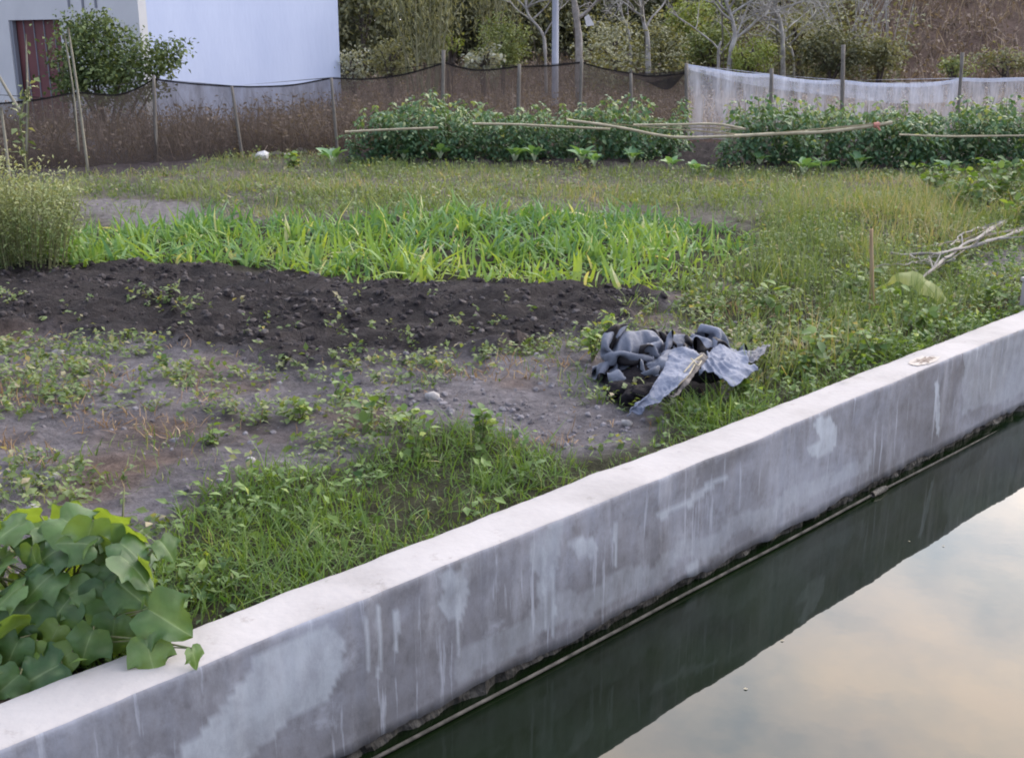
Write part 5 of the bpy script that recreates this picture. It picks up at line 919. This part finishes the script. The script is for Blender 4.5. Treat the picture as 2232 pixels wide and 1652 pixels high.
P3_ = P2[rng.random(len(P2)) < .35]; weedlets(mb, P3_, (.2, .75), 4, (.05, .11), OC, .5); stuff(mb, 'dry_grass', M['dryred'], 'tall reddish brown dry grass behind the net fences', 'grass')
mb = MB(); P2 = sample((-4, 26, 26, 60), 52000); P2 = P2[(P2[:, 0] > 7.5) | (rng.random(len(P2)) < .45)]; blades(mb, P2, (.25, .8), (.012, .035), bends=(.2, .6, 1.0), lean=.55, k=2); weedlets(mb, P2[rng.random(len(P2)) < .25], (.2, .7), 5, (.06, .14), OC, .8); stuff(mb, 'hill_grass', M['dryred'], 'dry brown grass covering the hillside', 'grass')
# ------------------------------------------------------------------ house
dl = np.array([-0.80, 0.60]); dr = np.array([0.60, 0.80]); hc = A(317, 200, 22.6)[:2]
def onface(px, d):                            # distance along a face at which a photo column meets it
    r_ = ray(px, 60); a_ = r_[:2]; Mx = np.array([[a_[0], -d[0]], [a_[1], -d[1]]]); return float(np.linalg.solve(Mx, hc)[1])
Lr = onface(738, dr); s0, s1 = onface(131, dl), onface(20, dl); H = 6.2
def onh(px, py, s): p = hc + dl * s; return float(A(px, py, p[1])[2])
zdoor = onh(75, 44, (s0 + s1) / 2); Ll = s1 + 2.6; gb = min(gzp(hc), 0) - .1
hs = thing('white_house', 'plain white two storey house with maroon door behind the net fence', 'house', (hc[0], hc[1], 0))
def wallquad(mb, a_, b_, z0, z1, nin, th=.18):
    a_ = np.asarray(a_); b_ = np.asarray(b_); n = np.asarray(nin) * th; V = [[*a_, z0], [*b_, z0], [*b_, z1], [*a_, z1], [*(a_ + n), z0], [*(b_ + n), z0], [*(b_ + n), z1], [*(a_ + n), z1]]
    mb.add(V, [[0, 1, 2, 3], [5, 4, 7, 6], [4, 0, 3, 7], [1, 5, 6, 2], [3, 2, 6, 7], [4, 5, 1, 0]])
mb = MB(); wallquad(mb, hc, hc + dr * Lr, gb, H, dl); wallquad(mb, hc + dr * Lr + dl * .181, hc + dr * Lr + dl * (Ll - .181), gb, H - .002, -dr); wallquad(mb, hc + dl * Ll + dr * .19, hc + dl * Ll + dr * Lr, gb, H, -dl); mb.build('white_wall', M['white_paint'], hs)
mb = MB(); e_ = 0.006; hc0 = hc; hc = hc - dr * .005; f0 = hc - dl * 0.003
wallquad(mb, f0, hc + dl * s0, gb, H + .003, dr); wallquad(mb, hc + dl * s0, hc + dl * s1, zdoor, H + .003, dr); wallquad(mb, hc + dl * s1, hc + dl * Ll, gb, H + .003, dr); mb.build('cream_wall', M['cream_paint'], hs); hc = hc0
mb = MB(); wallquad(mb, hc + dl * s0 + dr * .12, hc + dl * s1 + dr * .12, gb, zdoor + .02, dr, .05); dr_o = mb.build('door', M['door'], hs)
mb = MB()
for k in range(1, 5): p = hc + dl * (s0 + (s1 - s0) * k / 5) + dr * .11; mb.box((p[0], p[1], zdoor / 2), (.02, .02, zdoor), math.atan2(dl[1], dl[0]))
mb.build('door_panel_joint', M['grey_paint'], dr_o)
mb = MB(); wallquad(mb, hc + dl * (s1 - .10) + dr * .02, hc + dl * s1 + dr * .02, gb, zdoor, dr, .08); mb.build('shaded_jamb', M['grey_paint'], hs)  # jamb strip at one side, its shade put into the grey colour
for px in (157, 187, 215):
    s_ = onface(px, dl); p = hc + dl * s_ - dr * .015; za, zb2 = onh(px, 18, s_), onh(px, 18, s_) + .5; mb = MB(); mb.box((p[0], p[1], (za + zb2) / 2), (.05, .03, zb2 - za), math.atan2(dl[1], dl[0])); mb.build('wall_bracket', M['grey_paint'], hs)
cr = [hc - dl * .5 - dr * .5, hc + dr * (Lr + .5) - dl * .5, hc + dr * (Lr + .5) + dl * (Ll + .5), hc + dl * (Ll + .5) - dr * .5]; r0, r1 = (cr[0] + cr[1]) / 2, (cr[2] + cr[3]) / 2
V = [[*c, H + .01] for c in cr] + [[*(r0), H + 1.5], [*(r1), H + 1.5]]; V = np.array(V); V = np.vstack([V, V - [0, 0, .08]]); mb = MB(); mb.add(V, [[0, 4, 5, 3], [1, 2, 5, 4], [6, 9, 11, 10], [7, 10, 11, 8], [0, 3, 9, 6], [1, 7, 8, 2]]); mb.add(V, [[0, 1, 4], [2, 3, 5], [6, 10, 7], [8, 11, 9]]); mb.build('roof', M['roof'], hs)
# bush in front of the house
q0 = np.array([A(235, 300, 20.5)[0], 20.5, 0.0]); hb = thing('garden_bush', 'big round leafy bush in front of the house door', 'bush', q0); mb = MB(); k0 = 2500 / 20.8
crown(mb, A(210, 118, 20.5), (.74, .7, .60), 90, 44, (.05, .11), cs=.20, hollow=.3); crown(mb, A(330, 125, 20.3), (.42, .5, .34), 34, 34, (.05, .11), cs=.24); crown(mb, A(240, 185, 20.3), (.95, .6, .35), 60, 40, (.05, .11), cs=.2); crown(mb, A(200, 60, 20.6), (.5, .4, .25), 26, 30, (.05, .10), cs=.25); crown(mb, A(395, 100, 20.3), (.16, .2, .24), 8, 12, (.05, .10), cs=.4)
mb.build('crown', M['bush_house'], hb); mb = MB()
for k in range(9): tip = A(rng.uniform(120, 380), rng.uniform(60, 180), 20.5); mb.tube(crom(np.array([q0 - [0, 0, .05], (q0 + tip) / 2 + rng.normal(0, .08, 3), tip]), 7), np.linspace(.035, .01, 7), 5)
mb.build('trunk', M['darkbark'], hb)
# ------------------------------------------------------------------ background trees
def tree(px, py, Y, rad, lb, m, ncl=70, per=46, sz=(.09, .2), tr='darkbark', trunk=True, nm_='tree', cs=.22, cat='tree', hollow=.35, zc=None):
    c = A(px, py, Y); zb_ = gzp(c); q = np.array([c[0], Y, zb_]); t_ = thing(nm_, lb, cat, q, 'trees and shrubs behind the plot'); mb = MB(); cc = crown(mb, c, rad, ncl, per, sz, cs=cs, hollow=hollow); mb.build('crown', M[m], t_); mb = MB(); mb.tube(crom(np.array([q - [0, 0, .2], (q + c) / 2 + rng.normal(0, .1, 3), c + [0, 0, rad[2] * .4]]), 8), np.linspace(.05 + .03 * rad[0], .03, 8), 6)
    for k in range(7): e_ = cc[rng.integers(0, len(cc))]; s_ = q + (c - q) * rng.uniform(.4, .9); mb.tube(crom(np.array([s_, (s_ + e_) / 2 + [0, 0, .1], e_]), 5), np.linspace(.03, .01, 5), 4)
    mb.build('trunk', M[tr], t_, smooth=True)
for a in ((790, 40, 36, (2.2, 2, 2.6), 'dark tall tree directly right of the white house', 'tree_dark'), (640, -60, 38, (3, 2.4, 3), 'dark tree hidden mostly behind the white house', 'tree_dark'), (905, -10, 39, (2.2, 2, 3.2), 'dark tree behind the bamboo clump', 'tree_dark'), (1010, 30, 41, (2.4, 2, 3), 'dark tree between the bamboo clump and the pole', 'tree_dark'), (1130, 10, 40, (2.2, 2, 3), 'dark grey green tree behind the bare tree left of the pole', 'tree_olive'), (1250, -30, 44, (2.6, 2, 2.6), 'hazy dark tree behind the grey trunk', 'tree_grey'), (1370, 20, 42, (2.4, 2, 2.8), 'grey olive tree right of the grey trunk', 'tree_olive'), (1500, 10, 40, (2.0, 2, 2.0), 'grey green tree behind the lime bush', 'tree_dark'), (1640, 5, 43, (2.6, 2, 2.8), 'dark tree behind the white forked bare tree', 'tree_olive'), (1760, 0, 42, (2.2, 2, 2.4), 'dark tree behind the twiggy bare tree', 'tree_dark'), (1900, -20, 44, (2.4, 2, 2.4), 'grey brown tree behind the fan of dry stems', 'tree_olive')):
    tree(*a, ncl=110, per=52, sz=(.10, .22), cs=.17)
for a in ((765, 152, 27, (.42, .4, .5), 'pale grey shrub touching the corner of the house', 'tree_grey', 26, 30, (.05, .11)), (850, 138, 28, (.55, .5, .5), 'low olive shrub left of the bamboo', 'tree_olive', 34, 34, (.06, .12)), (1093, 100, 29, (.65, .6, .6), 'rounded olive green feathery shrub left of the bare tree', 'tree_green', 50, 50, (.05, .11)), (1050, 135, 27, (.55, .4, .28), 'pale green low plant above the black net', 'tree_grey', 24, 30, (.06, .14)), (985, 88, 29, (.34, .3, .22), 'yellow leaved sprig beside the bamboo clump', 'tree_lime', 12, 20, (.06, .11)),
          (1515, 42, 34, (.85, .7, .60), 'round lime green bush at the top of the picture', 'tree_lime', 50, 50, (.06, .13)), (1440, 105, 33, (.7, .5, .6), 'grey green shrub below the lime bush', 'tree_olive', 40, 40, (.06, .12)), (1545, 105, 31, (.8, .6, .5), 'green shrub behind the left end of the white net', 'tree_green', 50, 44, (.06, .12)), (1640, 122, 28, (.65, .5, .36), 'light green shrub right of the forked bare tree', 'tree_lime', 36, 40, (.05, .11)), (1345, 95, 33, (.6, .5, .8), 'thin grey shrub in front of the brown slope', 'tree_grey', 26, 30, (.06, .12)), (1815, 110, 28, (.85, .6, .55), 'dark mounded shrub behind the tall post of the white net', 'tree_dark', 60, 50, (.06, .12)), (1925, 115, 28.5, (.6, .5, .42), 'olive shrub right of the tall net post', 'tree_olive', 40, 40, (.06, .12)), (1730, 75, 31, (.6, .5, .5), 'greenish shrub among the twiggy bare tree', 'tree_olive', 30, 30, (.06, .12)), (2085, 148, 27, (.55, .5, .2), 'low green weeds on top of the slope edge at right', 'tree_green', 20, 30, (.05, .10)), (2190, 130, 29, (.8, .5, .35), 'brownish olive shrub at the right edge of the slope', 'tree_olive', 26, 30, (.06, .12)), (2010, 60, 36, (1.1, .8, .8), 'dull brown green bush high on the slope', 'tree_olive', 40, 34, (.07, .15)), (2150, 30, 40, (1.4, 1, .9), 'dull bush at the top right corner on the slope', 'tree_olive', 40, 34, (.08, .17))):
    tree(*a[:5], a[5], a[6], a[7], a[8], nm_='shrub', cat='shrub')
# bamboo clump: many culms
def bamboo(px, py, Y, n, hgt, fan, lb, m, dry=False, nl=46, nm_='bamboo_clump'):
    c = A(px, py, Y); q = np.array([c[0], Y, gzp(c)]); t_ = thing(nm_, lb, 'bamboo' if not dry else 'dry stems', q); mb = MB()
    for k in range(n):
        d = np.array([rng.normal(0, fan), rng.normal(0, fan * .6), 1.0]); h = hgt * rng.uniform(.7, 1.05); b0 = q + np.array([rng.normal(0, .22), rng.normal(0, .2), -.1]); tip = b0 + d * h; tip[2] -= .25 * h * (abs(d[0]) + .1); st = crom(np.array([b0, b0 + d * h * .5 + [0, 0, .06 * h], tip]), 11)
        cm = MB(); r_ = .028 * rng.uniform(.7, 1.1) * (.7 if dry else 1); rad = np.linspace(r_, r_ * .35, 11); cm.tube(st, rad, 5, cap=False); cm.build('culm', M['pale' if dry else 'bambgreen'], t_, smooth=True)
        Q = st[rng.integers(5, 11, nl)] + rng.normal(0, .18, (nl, 3)) + [0, 0, -.1]
        if nl: leaves(mb, Q, (.10, .22), (OC[0] * [.4, 1, 1], OC[1]), (-.8, .4))
    if nl: mb.build('foliage', M[m], t_)
M['bambgreen'] = plain('bamboo_culm', (.16, .17, .09), (.28, .27, .17), 5)
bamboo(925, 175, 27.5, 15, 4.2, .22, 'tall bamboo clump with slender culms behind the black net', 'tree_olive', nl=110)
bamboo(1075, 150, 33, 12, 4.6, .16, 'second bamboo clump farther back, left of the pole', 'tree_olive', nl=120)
bamboo(1860, 95, 31, 22, 3.2, .30, 'fan of dry upright stems on the slope right of the bare trees', 'tree_grey', dry=True, nl=0, nm_='dry_stem_clump')
bamboo(1930, 120, 31, 7, 3.0, .12, 'thin dry stems standing right of the dry fan', 'tree_grey', dry=True, nl=0, nm_='dry_stem_clump')
# bare trees
def bare(px, py, Y, trunkpts, lb, m='pale', r_=.07, nb=9, seed=1, spread=.8):
    q = np.random.default_rng(seed); c = A(px, py, Y); b0 = np.array([c[0], Y, gzp(c) - .1]); t_ = thing('bare_tree', lb, 'tree', b0, 'bare trees'); T3 = crom(np.array([b0] + [A(*p, Y) for p in trunkpts]), 16); mb = MB(); mb.tube(T3, np.linspace(r_ * .8, r_ * .4, 16) * (1 + .08 * q.normal(0, 1, 16)), 7); mb.build('trunk', M[m], t_, smooth=True); mb = MB()
    def br(p, d, L_, r0, dep):
        n = 6; pts = [p]; dd = d.copy()
        for k in range(n): dd = dd + q.normal(0, .16, 3) + [0, 0, .04]; dd /= np.linalg.norm(dd); pts.append(pts[-1] + dd * L_ / n)
        mb.tube(crom(np.array(pts), 8), np.linspace(r0, r0 * .45, 8), 5, cap=False)
        if dep:
            for k in range(3): j = int(q.integers(2, 7)); nd = dd + q.normal(0, .65, 3); nd /= np.linalg.norm(nd); br(pts[j], nd, L_ * q.uniform(.45, .75), r0 * .55, dep - 1)
    for k in range(nb):
        j = int(q.integers(6, 16)); a_ = q.uniform(0, 6.28); d = np.array([math.cos(a_) * spread, math.sin(a_) * spread * .6, q.uniform(.4, 1.0)]); d /= np.linalg.norm(d); br(T3[j], d, q.uniform(.7, 1.7), r_ * .38, 3)
    mb.build('branches', M[m], t_, smooth=True)
bare(1192, 150, 29, [(1188, 110), (1180, 70), (1150, 30), (1145, -20)], 'crooked pale bare tree just left of the pole', seed=2, r_=.06, nb=8)
bare(1262, 150, 28, [(1262, 100), (1258, 50), (1250, -10), (1248, -60)], 'straight thick grey trunk right of the pole', 'bark', .13, 5, 3)
bare(1415, 130, 31, [(1412, 90), (1404, 55), (1398, 10), (1400, -40)], 'white trunked bare tree left of the lime bush', seed=4, r_=.09, nb=9)
bare(1378, 140, 33, [(1372, 80), (1355, 30), (1350, -30)], 'thin pale leaning bare tree behind the brown slope', seed=5, r_=.05, nb=6)
bare(1586, 170, 28, [(1592, 120), (1602, 80), (1592, 30), (1572, -20)], 'white forked bare tree behind the left end of the white net', seed=6, r_=.085, nb=10)
bare(1570, 160, 29.5, [(1566, 120), (1572, 90)], 'short white stump beside the forked bare tree', seed=26, r_=.06, nb=2)
bare(1712, 165, 29, [(1706, 110), (1702, 60), (1690, 10), (1685, -30)], 'twiggy grey bare tree with wide branches behind the white net', seed=7, r_=.09, nb=13, spread=1.3)
bare(1735, 160, 30, [(1728, 120), (1710, 80), (1716, 50)], 'smaller bare tree crossing the twiggy grey tree', seed=8, r_=.05, nb=8, spread=1.2)
bare(1800, 130, 33, [(1790, 80), (1770, 30), (1765, -20)], 'thin bare tree left of the dry fan of stems', seed=9, r_=.05, nb=7)
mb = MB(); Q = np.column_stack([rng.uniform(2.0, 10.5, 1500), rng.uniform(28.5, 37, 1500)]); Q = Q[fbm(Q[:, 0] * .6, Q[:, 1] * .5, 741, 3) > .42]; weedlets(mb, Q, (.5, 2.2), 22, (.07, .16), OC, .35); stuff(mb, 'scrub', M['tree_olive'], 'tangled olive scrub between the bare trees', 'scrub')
# the far wood behind everything
mb = MB(); n = 70000; Q = np.column_stack([rng.uniform(-16, 12, n), rng.uniform(43, 58, n)]); Q = Q[(Q[:, 0] < 6) | (rng.random(n) < .3)]; Q3 = np.column_stack([Q, gz(Q) + rng.random(len(Q)) * (3.0 + 5 * fbm(Q[:, 0] * .4, Q[:, 1] * .2, 720, 2))]); leaves(mb, Q3, (.22, .5), OC, (-.3, .6)); stuff(mb, 'far_wood', M['tree_dark'], 'dark mass of trees far behind the bare trees', 'wood')
# concrete pole and the white board
p0 = np.array([A(1211, 150, 26.5)[0], 26.5, 0]); mb = MB(); mb.tube([p0 - [0, 0, .3], p0 + [-.02, 0, 3], p0 + [-.05, 0, 7.5]], [.08, .07, .06], 12); tag(mb.build('utility_pole', M['concrete'], smooth=True), 'pale grey concrete utility pole behind the black net', 'pole')
b0 = A(1284, 46, 27.6); V = np.array([A(*p, 27.6) for p in ((1274, 38), (1283, 32), (1296, 56), (1278, 58))]); V = np.vstack([V, V + [0, .03, 0]]); tag(obj('white_board', V, [np.array([[0, 3, 2, 1], [4, 5, 6, 7], [0, 1, 5, 4], [1, 2, 6, 5], [2, 3, 7, 6], [3, 0, 4, 7]])], M['fabricwhite']), 'small tilted white board fixed on the grey trunk', 'board')
